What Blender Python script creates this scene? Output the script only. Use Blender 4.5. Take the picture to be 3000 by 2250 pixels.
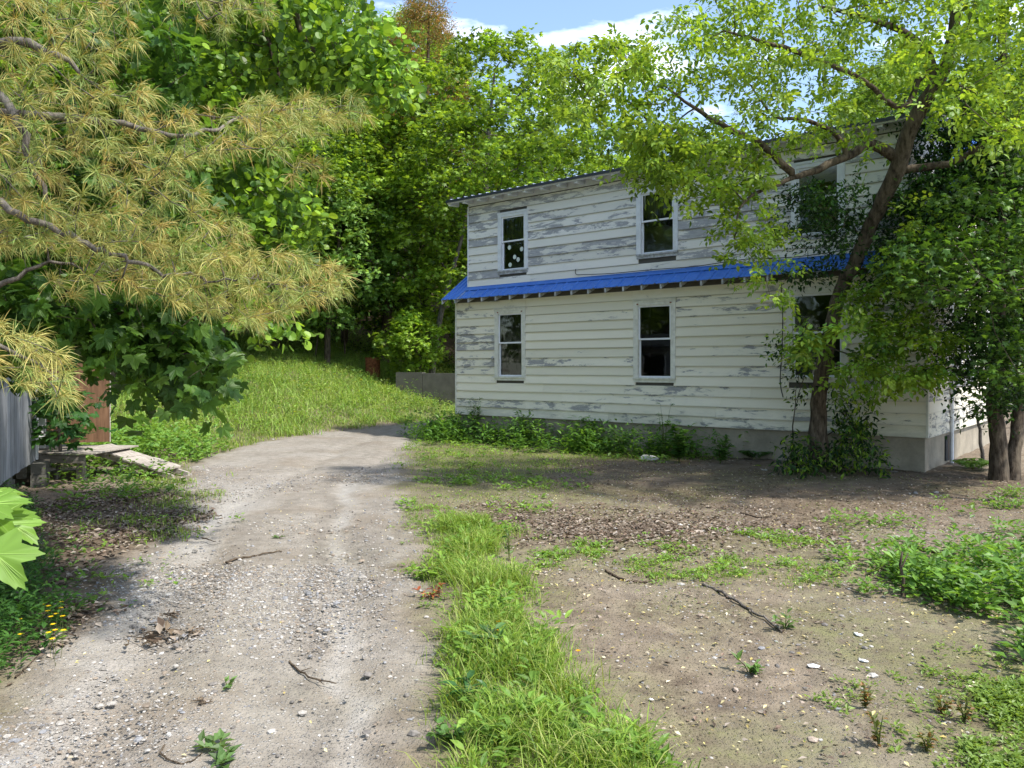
import bpy, math, random
import numpy as np
R = math.radians
rng = np.random.default_rng(11)
random.seed(5)
sc = bpy.context.scene
COL = sc.collection
for o in list(bpy.data.objects): bpy.data.objects.remove(o)

# ---------------------------------------------------------------- camera, sky, sun, exposure
F = 2300.0; HC = 1.75                       # focal length in photo pixels, eye height (m)
cam_d = bpy.data.cameras.new('camera'); cam = bpy.data.objects.new('camera', cam_d); COL.objects.link(cam)
cam_d.sensor_fit = 'HORIZONTAL'; cam_d.sensor_width = 36.0; cam_d.lens = 36.0*F/3000.0
cam_d.shift_y = -48.0/3000.0
cam_d.clip_start = 0.05; cam_d.clip_end = 2000
cam.location = (0, 0, HC); cam.rotation_euler = (R(90), 0, 0)
sc.camera = cam
sc.view_settings.view_transform = 'Standard'; sc.view_settings.look = 'None'
sc.view_settings.gamma = 1.0; sc.view_settings.use_curve_mapping = False
sc.view_settings.exposure = 1.14
SUN_EL = 56.0; SUN_AZ = math.degrees(math.atan2(-0.50, 0.86))      # direction towards the sun, ccw from +X
sun_d = bpy.data.lights.new('sun', 'SUN'); sun_d.energy = 3.1; sun_d.angle = R(2.5); sun_d.color = (1.0, .955, .88)
sun = bpy.data.objects.new('sun', sun_d); COL.objects.link(sun)
sun.rotation_euler = (R(90-SUN_EL), 0, R(SUN_AZ+90))
sun.location = (20, -5, 30)
W = bpy.data.worlds.new('World'); sc.world = W; W.use_nodes = True
wt = W.node_tree; wt.nodes.clear()
wo = wt.nodes.new('ShaderNodeOutputWorld'); wb = wt.nodes.new('ShaderNodeBackground')
sky = wt.nodes.new('ShaderNodeTexSky'); sky.sky_type = 'NISHITA'; sky.sun_disc = False
sky.sun_elevation = R(SUN_EL); sky.sun_rotation = R(90-SUN_AZ); sky.altitude = 200; sky.air_density = 1.0; sky.dust_density = 1.2
wtc = wt.nodes.new('ShaderNodeTexCoord'); wmap = wt.nodes.new('ShaderNodeMapping'); wmap.inputs['Scale'].default_value = (2.2, 2.2, 7.0)
wmap.inputs['Location'].default_value = (0.35, 0.1, 0.55)
wn = wt.nodes.new('ShaderNodeTexNoise'); wn.inputs['Scale'].default_value = 1.6; wn.inputs['Detail'].default_value = 7; wn.inputs['Roughness'].default_value = .55
wr = wt.nodes.new('ShaderNodeValToRGB'); wr.color_ramp.elements[0].position = .555; wr.color_ramp.elements[1].position = .72
wm = wt.nodes.new('ShaderNodeMixRGB'); wm.inputs[2].default_value = (8.6, 8.9, 9.6, 1)
wt.links.new(wtc.outputs['Generated'], wmap.inputs[0]); wt.links.new(wmap.outputs[0], wn.inputs['Vector'])
wt.links.new(wn.outputs['Fac'], wr.inputs[0]); wt.links.new(wr.outputs[0], wm.inputs[0])
wt.links.new(sky.outputs[0], wm.inputs[1]); wt.links.new(wm.outputs[0], wb.inputs[0])
wb.inputs[1].default_value = 0.15
wt.links.new(wb.outputs[0], wo.inputs[0])

# ---------------------------------------------------------------- object helpers
def tag(o, label=None, cat=None, group=None, kind=None):
    if label: o['label'] = label
    if cat: o['category'] = cat
    if group: o['group'] = group
    if kind: o['kind'] = kind
    return o
def empty(name, loc, rz=0, label=None, cat=None, group=None):
    o = bpy.data.objects.new(name, None); COL.objects.link(o); o.empty_display_size = .2
    o.location = tuple(float(a) for a in loc); o.rotation_euler = (0, 0, rz)
    return tag(o, label, cat, group)
def mesh_np(name, V, faces, mat, parent=None, col=None, uv=None, smooth=False, attrs=None):
    """V (N,3); faces: list of (M,k) int arrays; col per-vertex rgb"""
    V = np.asarray(V, dtype=np.float32)
    me = bpy.data.meshes.new(name)
    if isinstance(faces, np.ndarray): faces = [faces]
    faces = [np.asarray(f, dtype=np.int32) for f in faces if len(f)]
    me.vertices.add(len(V)); me.vertices.foreach_set('co', V.ravel())
    loops = np.concatenate([f.ravel() for f in faces])
    starts = []; tot = []; s = 0
    for f in faces:
        k = f.shape[1]; starts.append(s+np.arange(len(f))*k); tot.append(np.full(len(f), k)); s += f.size
    starts = np.concatenate(starts).astype(np.int32)
    me.loops.add(len(loops)); me.loops.foreach_set('vertex_index', loops)
    me.polygons.add(len(starts)); me.polygons.foreach_set('loop_start', starts)
    me.update(calc_edges=True)
    if col is not None:
        c = np.ones((len(V), 4), np.float32); c[:, :np.shape(col)[-1]] = col
        a = me.color_attributes.new('col', 'FLOAT_COLOR', 'POINT'); a.data.foreach_set('color', c.ravel())
    if uv is not None:
        l = me.uv_layers.new(name='UVMap'); l.data.foreach_set('uv', np.asarray(uv, np.float32)[loops].ravel())
    me.polygons.foreach_set('use_smooth', np.full(len(starts), bool(smooth)))
    if mat: me.materials.append(mat)
    me.validate()
    o = bpy.data.objects.new(name, me); COL.objects.link(o)
    if parent: o.parent = parent
    return o
def copy_tree(o, parent=None):
    c = o.copy(); COL.objects.link(c); c.parent = parent
    for ch in list(o.children): copy_tree(ch, c)
    return c
class MB:                                        # collects solids for ONE mesh
    def __init__(s): s.v = []; s.f3 = []; s.f4 = []; s.n = 0; s.uv = []; s.c = []
    def add(s, V, F, uv=None, c=None):
        V = np.asarray(V, float); F = np.asarray(F, int)
        s.v.append(V); (s.f3 if F.shape[1] == 3 else s.f4).append(F+s.n); s.n += len(V)
        s.uv.append(np.zeros((len(V), 2)) if uv is None else uv)
        s.c.append(np.ones((len(V), 3))*.5 if c is None else np.broadcast_to(c, (len(V), 3)))
    def hexa(s, P, uv=None, c=None):               # 8 points: 0-3 bottom ring, 4-7 top ring
        s.add(P, [[0,3,2,1],[4,5,6,7],[0,1,5,4],[1,2,6,5],[2,3,7,6],[3,0,4,7]], uv, c)
    def box(s, x0, x1, y0, y1, z0, z1, c=None):
        s.hexa([(x0,y0,z0),(x1,y0,z0),(x1,y1,z0),(x0,y1,z0),(x0,y0,z1),(x1,y0,z1),(x1,y1,z1),(x0,y1,z1)], None, c)
    def obox(s, c, ax, ay, az, c3=None):           # centre + half-axis vectors
        c = np.asarray(c, float); ax, ay, az = [np.asarray(a, float) for a in (ax, ay, az)]
        s.hexa([c-ax-ay-az, c+ax-ay-az, c+ax+ay-az, c-ax+ay-az, c-ax-ay+az, c+ax-ay+az, c+ax+ay+az, c-ax+ay+az], None, c3)
    def tube(s, P, rad, sides=7, c=None):
        V, Fq, Ft = tube(P, rad, sides)
        n0 = s.n; s.v.append(V); s.f4.append(Fq+n0); s.f3.append(Ft+n0); s.n += len(V)
        s.uv.append(np.zeros((len(V), 2))); s.c.append(np.ones((len(V), 3))*.5 if c is None else np.broadcast_to(c, (len(V), 3)))
    def build(s, name, mat, parent=None, smooth=False):
        f = []
        if s.f3: f.append(np.concatenate(s.f3))
        if s.f4: f.append(np.concatenate(s.f4))
        return mesh_np(name, np.concatenate(s.v), f, mat, parent, col=np.concatenate(s.c), uv=np.concatenate(s.uv), smooth=smooth)
def norm(a): return a/np.maximum(np.linalg.norm(a, axis=-1, keepdims=True), 1e-9)
def tube(P, rad, sides=7):
    P = np.asarray(P, float); n = len(P); rad = np.broadcast_to(np.asarray(rad, float), (n,))
    T = np.zeros_like(P); T[1:-1] = P[2:]-P[:-2]; T[0] = P[1]-P[0]; T[-1] = P[-1]-P[-2]; T = norm(T)
    ref = np.array([0, 0, 1.]) if abs(T[0][2]) < .8 else np.array([1., 0, 0])
    V = []
    u = norm(np.cross(T[0], ref))
    for i in range(n):
        u = norm(u-T[i]*np.dot(u, T[i])); w = np.cross(T[i], u)
        a = np.arange(sides)*2*math.pi/sides
        V.append(P[i]+rad[i]*(np.cos(a)[:, None]*u+np.sin(a)[:, None]*w))
    V = np.concatenate(V+[P[-1:]])
    i = np.arange(n-1)[:, None]*sides; j = np.arange(sides)[None]; j2 = (j+1) % sides
    Fq = np.stack([i+j, i+j2, i+sides+j2, i+sides+j], -1).reshape(-1, 4)
    b = (n-1)*sides; jj = np.arange(sides)
    Ft = np.stack([b+jj, b+(jj+1) % sides, np.full(sides, n*sides)], -1)
    return V, Fq, Ft

# ---------------------------------------------------------------- noise
def _h(ix, iy, s):
    n = (ix*374761393+iy*668265263+s*982451653) & 0x7fffffff
    n = ((n ^ (n >> 13))*1274126177) & 0x7fffffff
    return ((n ^ (n >> 16)) & 0xffff)/65535.0
def vnoise(x, y, s=0):
    x = np.asarray(x, float); y = np.asarray(y, float)
    ix = np.floor(x).astype(np.int64); iy = np.floor(y).astype(np.int64); fx = x-ix; fy = y-iy
    fx = fx*fx*(3-2*fx); fy = fy*fy*(3-2*fy)
    return (_h(ix, iy, s)*(1-fx)+_h(ix+1, iy, s)*fx)*(1-fy)+(_h(ix, iy+1, s)*(1-fx)+_h(ix+1, iy+1, s)*fx)*fy
def fbm(x, y, sc_=1., o=4, s=0):
    t = 0; a = .5; n = 0
    for k in range(o):
        t = t+a*vnoise(x*sc_, y*sc_, s+k*7); n += a; a *= .5; sc_ *= 2.03
    return t/n
def sstep(a, b, x): t = np.clip((x-a)/(b-a), 0, 1); return t*t*(3-2*t)
def pip(poly, x, y):                              # vectorised point in polygon
    c = np.zeros(np.shape(x), bool); n = len(poly)
    for i in range(n):
        x0, y0 = poly[i]; x1, y1 = poly[i-1]
        if y0 == y1: continue
        c ^= ((y0 > y) != (y1 > y)) & (x < (x1-x0)*(y-y0)/(y1-y0)+x0)
    return c
def G(u, v): Y = HC*F/(v-1077.0); return ((u-1500)/F*Y, Y)          # a point of the level ground
def at(u, v, Y): return np.array([(u-1500)/F*Y, Y, HC-(v-1077)/F*Y])  # photo point at a chosen distance
def PG(*pts): return [G(*p) for p in pts]

# ---------------------------------------------------------------- plan of the ground (metres)
ROAD = PG((-200,2400),(0,2150),(190,1880),(400,1620),(520,1480),(520,1395),(640,1325),(900,1275),(1150,1244),(1240,1240))+[(2.5,31),(6,33),(6,30.5),(1.2,26.5)]+\
       PG((1255,1262),(1200,1330),(1170,1400),(1175,1500),(1210,1650),(1250,1850),(1275,2050),(1290,2400))
STRIP = PG((1310,1560),(1370,1540),(1460,1550),(1400,1600),(1410,1690),(1500,1810),(1550,1920),(1700,2040),(1800,2150),(1930,2400),(1350,2400),(1350,2100),(1350,1900),(1345,1750),(1325,1640))
LAWN = PG((1190,1330),(1250,1275),(1345,1262),(1700,1268),(2150,1300),(2130,1350),(1700,1345),(1600,1400),(1250,1390))
LAWN2 = PG((1180,1420),(1400,1395),(1620,1400),(1720,1470),(1560,1500),(1330,1480),(1200,1520))
MIDW = PG((1420,1600),(1650,1590),(2300,1560),(2600,1650),(2250,1720),(1900,1690),(1560,1690))
RIGHTW = PG((2580,1690),(2700,1630),(3100,1560),(3200,2080),(2960,1980),(2860,1810),(2660,1720))
RIGHTS = PG((2380,1520),(2700,1480),(3100,1450),(3100,1600),(2700,1660),(2500,1760),(2350,1700))
CREEP = PG((2440,2030),(2720,1940),(3200,1960),(3300,2400),(2720,2400),(2660,2180))
LEFTW = PG((-300,1500),(60,1500),(130,1580),(110,1700),(150,1780),(70,1930),(-40,2080),(-300,2300))
LEFTG = PG((400,1450),(480,1380),(540,1390),(540,1490),(430,1600),(370,1560))
VERGE = PG((520,1345),(700,1270),(1000,1215),(1260,1205),(1240,1232),(1150,1240),(900,1272),(640,1322),(540,1380))
SIDE = PG((1150,1480),(1290,1480),(1290,1600),(1290,1900),(1240,1850),(1190,1650))
def road_mask(x, y, soft=.22):
    m = 0
    k = 7
    for i in range(k):
        a = i*2.4; r = soft*math.sqrt((i+.5)/k)
        nx = (fbm(x, y, 1.3, 3, 3)-.5)*.9; ny = (fbm(x, y, 1.3, 3, 9)-.5)*.9
        m = m+pip(ROAD, x+nx+r*math.cos(a), y+ny+r*math.sin(a))
    return m/k
def soft_in(poly, x, y, soft=.35, k=9):
    m = 0
    for i in range(k):
        a = i*2.4; r = soft*math.sqrt((i+.5)/k)
        m = m+pip(poly, x+(fbm(x, y, 2, 2, 21)-.5)*.6+r*math.cos(a), y+(fbm(x, y, 2, 2, 33)-.5)*.6+r*math.sin(a))
    return m/k
EX = np.array([-40, -12, -9, -7.3, -5.5, -3.5, -1.5, .5, 4, 12, 60.]); EY = np.array([13, 14.2, 15, 17.2, 19.8, 24., 26.6, 28.8, 33, 36, 40.])
def yedge(x): return np.interp(x, EX, EY)
def gz(x, y):
    x = np.asarray(x, float); y = np.asarray(y, float)
    d = y-yedge(x)
    z = .13*np.maximum(d, 0)*sstep(-1, 4, d)+.24*np.maximum(y-37, 0)*sstep(35, 44, y)
    z = z-.26*np.maximum(y-95, 0)
    z = z+.30*sstep(-4.2, -8.5, x)*sstep(8, 3, y)*0
    z = z+(fbm(x, y, .35, 3, 5)-.5)*.10*sstep(60, 2, y)+(fbm(x, y, .22, 3, 15)-.5)*.5*sstep(14, 40, y)
    rm = pip(ROAD, x, y)
    z = z+np.where(rm, 0, (fbm(x, y, 3.1, 3, 44)-.5)*.05)-np.where(rm, .0, 0)
    z = z+soft_in(STRIP, x, y, .3, 5)*.05
    # two shallow wheel ruts and small undulations
    return z+(fbm(x, y, 7., 2, 61)-.5)*.016
def gz1(x, y): return float(gz(np.array([x]), np.array([y]))[0])

# ---------------------------------------------------------------- materials
def new_mat(name):
    m = bpy.data.materials.new(name); m.use_nodes = True
    nt = m.node_tree; return m, nt, nt.nodes['Principled BSDF'], nt.nodes['Material Output']
def N(nt, t, **k):
    n = nt.nodes.new(t)
    for a, b in k.items():
        if a in n.inputs: n.inputs[a].default_value = b
        else: setattr(n, a, b)
    return n
def ramp(nt, src, p0, p1, c0=(0,0,0,1), c1=(1,1,1,1)):
    r = nt.nodes.new('ShaderNodeValToRGB'); r.color_ramp.elements[0].position = p0; r.color_ramp.elements[1].position = p1
    r.color_ramp.elements[0].color = c0; r.color_ramp.elements[1].color = c1; nt.links.new(src, r.inputs[0]); return r.outputs[0]
def mix(nt, fac, a, b, mode='MIX'):
    m = nt.nodes.new('ShaderNodeMixRGB'); m.blend_type = mode
    for i, x in ((0, fac), (1, a), (2, b)):
        if isinstance(x, (int, float)): m.inputs[i].default_value = x if i == 0 else (x, x, x, 1)
        elif isinstance(x, tuple): m.inputs[i].default_value = x if len(x) == 4 else x+(1,)
        else: nt.links.new(x, m.inputs[i])
    return m.outputs[0]
def math_(nt, op, a, b=0.):
    m = nt.nodes.new('ShaderNodeMath'); m.operation = op
    for i, x in ((0, a), (1, b)):
        if isinstance(x, (int, float)): m.inputs[i].default_value = x
        else: nt.links.new(x, m.inputs[i])
    return m.outputs[0]
def bump(nt, bsdf, h, dist=.01, strength=1.):
    b = N(nt, 'ShaderNodeBump', Strength=strength, Distance=dist); nt.links.new(h, b.inputs['Height']); nt.links.new(b.outputs[0], bsdf.inputs['Normal'])
def coords(nt, kind='Object', scale=(1, 1, 1)):
    t = nt.nodes.new('ShaderNodeTexCoord'); m = nt.nodes.new('ShaderNodeMapping'); m.inputs['Scale'].default_value = scale
    nt.links.new(t.outputs[kind], m.inputs[0]); return m.outputs[0]
def noise(nt, vec, scale, detail=4, rough=.55):
    n = N(nt, 'ShaderNodeTexNoise', Scale=scale, Detail=detail, Roughness=rough); nt.links.new(vec, n.inputs['Vector']); return n
def leaf_mat(name, trans=.42, rough=.45, spec=.35):
    m, nt, b, out = new_mat(name)
    a = nt.nodes.new('ShaderNodeAttribute'); a.attribute_name = 'col'
    b.inputs['Roughness'].default_value = rough; b.inputs['Specular IOR Level'].default_value = spec
    nt.links.new(a.outputs[0], b.inputs['Base Color'])
    t = nt.nodes.new('ShaderNodeBsdfTranslucent')
    nt.links.new(mix(nt, 1., a.outputs[0], (1.5, 1.35, .7), 'MULTIPLY'), t.inputs[0])
    mx = nt.nodes.new('ShaderNodeMixShader'); mx.inputs[0].default_value = trans
    nt.links.new(b.outputs[0], mx.inputs[1]); nt.links.new(t.outputs[0], mx.inputs[2]); nt.links.new(mx.outputs[0], out.inputs[0])
    return m
M = {}
M['leaf'] = leaf_mat('leaf'); M['needle'] = leaf_mat('needle', .22, .5, .3); M['grass'] = leaf_mat('grass', .38, .5, .3)
M['litter'] = leaf_mat('dead_leaf', .08, .8, .15); M['petal'] = leaf_mat('petal', .3, .6, .2)
def bark(name, c0, c1, s=9):
    m, nt, b, out = new_mat(name)
    v = coords(nt, 'Object', (1, 1, .28)); n = noise(nt, v, s*2.2, 6, .65); n2 = noise(nt, v, s*.5, 3)
    c = mix(nt, ramp(nt, n.outputs[0], .35, .68), c0, c1)
    c = mix(nt, math_(nt, 'MULTIPLY', ramp(nt, n2.outputs[0], .52, .7), .5), c, (c1[0]*1.3, c1[1]*1.35, c1[2]*1.3))
    nt.links.new(c, b.inputs['Base Color']); b.inputs['Roughness'].default_value = .9; b.inputs['Specular IOR Level'].default_value = .1
    bump(nt, b, n.outputs[0], .03, .9); return m
M['bark'] = bark('bark_brown', (.035, .026, .019), (.17, .135, .10)); M['bark_grey'] = bark('bark_grey', (.05, .045, .038), (.24, .21, .18), 12)
M['twig'] = bark('twig', (.05, .038, .026), (.16, .12, .085), 20); M['stem'] = bark('green_stem', (.06, .08, .02), (.16, .17, .06), 20)
def attr_mat(name, rough=.8, spec=.2, nscale=60, namt=.35, bd=.003):
    m, nt, b, out = new_mat(name)
    a = nt.nodes.new('ShaderNodeAttribute'); a.attribute_name = 'col'; v = coords(nt); n = noise(nt, v, nscale, 4)
    k = ramp(nt, n.outputs[0], .25, .75, (1-namt,)*3+(1,), (1+namt,)*3+(1,))
    nt.links.new(mix(nt, 1., a.outputs[0], k, 'MULTIPLY'), b.inputs['Base Color'])
    b.inputs['Roughness'].default_value = rough; b.inputs['Specular IOR Level'].default_value = spec
    bump(nt, b, n.outputs[0], bd); return m
M['stone'] = attr_mat('stone'); M['attr'] = attr_mat('plain_painted', .6, .3, 30, .12, .001)
def wood(name, c0, c1, stretch=(14, 14, 1.2)):
    m, nt, b, out = new_mat(name); v = coords(nt, 'Object', stretch); n = noise(nt, v, 2.2, 6, .6); n2 = noise(nt, coords(nt), 2.1, 3)
    a = nt.nodes.new('ShaderNodeAttribute'); a.attribute_name = 'col'
    c = mix(nt, ramp(nt, n.outputs[0], .3, .7), c0, c1); c = mix(nt, 1., c, mix(nt, 1., a.outputs[0], 2., 'MULTIPLY'), 'MULTIPLY')
    c = mix(nt, math_(nt, 'MULTIPLY', ramp(nt, n2.outputs[0], .5, .75), .45), c, (c0[0]*.6, c0[1]*.6, c0[2]*.6))
    nt.links.new(c, b.inputs['Base Color']); b.inputs['Roughness'].default_value = .85; b.inputs['Specular IOR Level'].default_value = .15
    bump(nt, b, n.outputs[0], .004); return m
M['greywood'] = wood('weathered_grey_boards', (.15, .155, .165), (.36, .37, .39)); M['deck'] = wood('weathered_deck', (.20, .175, .145), (.42, .38, .33), (2, 14, 14))
M['redwood'] = wood('reddish_brown_door', (.11, .062, .036), (.22, .125, .072))
# siding with peeling paint; UV = metres along and up the wall
def siding_mat(name, paint, bare, amt, warm):
    m, nt, b, out = new_mat(name)
    uv = coords(nt, 'UV', (1.25, 5.2, 1)); n = noise(nt, uv, 1.5, 10, .74); n.inputs['Distortion'].default_value = .35
    uv2 = coords(nt, 'UV', (.11, .42, 1)); big = noise(nt, uv2, 1.7, 3)
    uv3 = coords(nt, 'UV', (2.5, 16, 1)); fine = noise(nt, uv3, 2.2, 5, .7)
    a = nt.nodes.new('ShaderNodeAttribute'); a.attribute_name = 'col'
    sep = nt.nodes.new('ShaderNodeSeparateColor'); nt.links.new(a.outputs[0], sep.inputs[0])
    # col.r = per-board tint, col.g = per-board peel bias
    f = math_(nt, 'ADD', n.outputs[0], math_(nt, 'MULTIPLY', math_(nt, 'SUBTRACT', big.outputs[0], .5), .55))
    f = math_(nt, 'ADD', f, math_(nt, 'MULTIPLY', math_(nt, 'SUBTRACT', sep.outputs[1], .5), .22))
    f = math_(nt, 'ADD', f, math_(nt, 'MULTIPLY', math_(nt, 'SUBTRACT', fine.outputs[0], .5), .08))
    peel = ramp(nt, f, amt, amt+.03)
    soft = math_(nt, 'MULTIPLY', ramp(nt, f, amt-.14, amt+.02), .28)
    pc = mix(nt, sep.outputs[0], (paint[0]*.90, paint[1]*.90, paint[2]*.88), (min(paint[0]*1.06, .9), min(paint[1]*1.06, .9), min(paint[2]*1.07, .9)))
    pc = mix(nt, soft, pc, warm)
    bc = mix(nt, ramp(nt, fine.outputs[0], .3, .7), (bare[0]*.75, bare[1]*.75, bare[2]*.78), (bare[0]*1.25, bare[1]*1.25, bare[2]*1.25))
    c = mix(nt, peel, pc, bc)
    n4 = noise(nt, coords(nt, 'UV', (1.3, 7, 1)), 3.1, 8, .75)
    spots = ramp(nt, n4.outputs[0], .70, .735)
    c = mix(nt, math_(nt, 'MULTIPLY', spots, .8), c, (.10, .095, .09))
    uvz = nt.nodes.new('ShaderNodeSeparateXYZ'); nt.links.new(coords(nt, 'UV'), uvz.inputs[0])
    low = ramp(nt, uvz.outputs[1], .55, 1.5, (1, 1, 1, 1), (0, 0, 0, 1))
    dirt = math_(nt, 'MULTIPLY', low, ramp(nt, n.outputs[0], .35, .7)); c = mix(nt, math_(nt, 'MULTIPLY', dirt, .55), c, (.22, .235, .19))
    c = mix(nt, ramp(nt, sep.outputs[2], .895, .93), c, (.085, .08, .07)); c = mix(nt, math_(nt, 'MULTIPLY', ramp(nt, sep.outputs[2], .0, .12, (1,1,1,1), (0,0,0,1)), .3), c, (.35, .34, .30))  # dark band at each board top: shadow line of the lap above, painted in
    nt.links.new(c, b.inputs['Base Color']); b.inputs['Roughness'].default_value = .62; b.inputs['Specular IOR Level'].default_value = .25
    h = math_(nt, 'ADD', math_(nt, 'MULTIPLY', peel, -1.), math_(nt, 'MULTIPLY', fine.outputs[0], .5)); bump(nt, b, h, .003)
    return m
M['siding'] = siding_mat('cream_siding', (.79, .745, .615), (.33, .325, .315),   .60, (.60, .59, .52))
M['siding_up'] = siding_mat('white_siding', (.79, .76, .69), (.375, .37, .37), .548, (.62, .62, .60))
def flat(name, c, rough=.5, spec=.4, nscale=6, namt=.12, metal=0., bd=.0):
    m, nt, b, out = new_mat(name); n = noise(nt, coords(nt), nscale, 5)
    nt.links.new(mix(nt, ramp(nt, n.outputs[0], .3, .7), tuple(x*(1-namt) for x in c), tuple(min(1, x*(1+namt)) for x in c)), b.inputs['Base Color'])
    b.inputs['Roughness'].default_value = rough; b.inputs['Specular IOR Level'].default_value = spec; b.inputs['Metallic'].default_value = metal
    if bd: bump(nt, b, n.outputs[0], bd)
    return m
M['trim'] = flat('white_trim', (.70, .715, .74), .5, .3, 9, .10); M['sash'] = flat('white_sash', (.78, .79, .82), .4, .4, 9, .04)
M['casing'] = flat('cream_casing', (.66, .65, .58), .6, .3, 11, .14)
M['rust'] = flat('rust', (.20, .07, .035), .85, .2, 14, .55, 0, .004)
M['sill'] = flat('weathered_sill', (.42, .43, .44), .75, .2, 16, .4)
M['vein'] = flat('leaf_vein', (.24, .37, .08), .6, .2)
M['black'] = flat('black_rubber', (.015, .015, .017), .5, .4)
M['dots'] = flat('pale_sticker', (.62, .68, .62), .6, .3, 40, .1)
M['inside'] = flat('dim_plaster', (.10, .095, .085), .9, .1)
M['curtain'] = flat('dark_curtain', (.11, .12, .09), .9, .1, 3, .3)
M['paper'] = flat('pale_paper', (.34, .35, .31), .8, .1)
M['darkedge'] = flat('dark_metal_edge', (.03, .035, .045), .45, .5)
M['steelroof'] = flat('galvanised_roof', (.50, .55, .62), .32, .6, 8, .1, .7)
def concrete(name, c):
    m, nt, b, out = new_mat(name); v = coords(nt); n = noise(nt, v, 2.2, 7, .65); n2 = noise(nt, v, 34, 4)
    c1 = mix(nt, ramp(nt, n.outputs[0], .3, .72), tuple(x*.6 for x in c), tuple(x*1.12 for x in c))
    c1 = mix(nt, math_(nt, 'MULTIPLY', ramp(nt, n2.outputs[0], .45, .7), .3), c1, tuple(x*.6 for x in c))
    nt.links.new(c1, b.inputs['Base Color']); b.inputs['Roughness'].default_value = .9; bump(nt, b, n2.outputs[0], .004); return m
M['concrete'] = concrete('foundation_concrete', (.34, .30, .23)); M['concrete2'] = concrete('mossy_concrete', (.13, .125, .105))
def blue_mat():
    m, nt, b, out = new_mat('blue_metal'); v = coords(nt); n = noise(nt, v, 3.2, 6); n2 = noise(nt, coords(nt, 'Object', (1, 4, 1)), 9, 6, .7)
    c = mix(nt, ramp(nt, n.outputs[0], .3, .7), (.040, .150, .52), (.055, .19, .60))
    c = mix(nt, math_(nt, 'MULTIPLY', ramp(nt, n2.outputs[0], .52, .72), .5), c, (.20, .32, .60))
    nt.links.new(c, b.inputs['Base Color']); b.inputs['Roughness'].default_value = .42; b.inputs['Specular IOR Level'].default_value = .4; return m
M['blue'] = blue_mat()
def glass_mat():
    m, nt, b, out = new_mat('window_glass')
    nt.nodes.remove(b); tr = N(nt, 'ShaderNodeBsdfTransparent'); tr.inputs[0].default_value = (.55, .58, .56, 1)
    gl = N(nt, 'ShaderNodeBsdfGlossy', Roughness=.03); gl.inputs[0].default_value = (.9, .95, .95, 1)
    fr = N(nt, 'ShaderNodeFresnel', IOR=1.65); n = noise(nt, coords(nt), 1.3, 2); bp = N(nt, 'ShaderNodeBump', Strength=.25, Distance=.02)
    nt.links.new(n.outputs[0], bp.inputs['Height']); nt.links.new(bp.outputs[0], gl.inputs['Normal'])
    mx = N(nt, 'ShaderNodeMixShader'); nt.links.new(fr.outputs[0], mx.inputs[0]); nt.links.new(tr.outputs[0], mx.inputs[1]); nt.links.new(gl.outputs[0], mx.inputs[2])
    nt.links.new(mx.outputs[0], out.inputs[0]); return m
M['glass'] = glass_mat()
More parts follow.
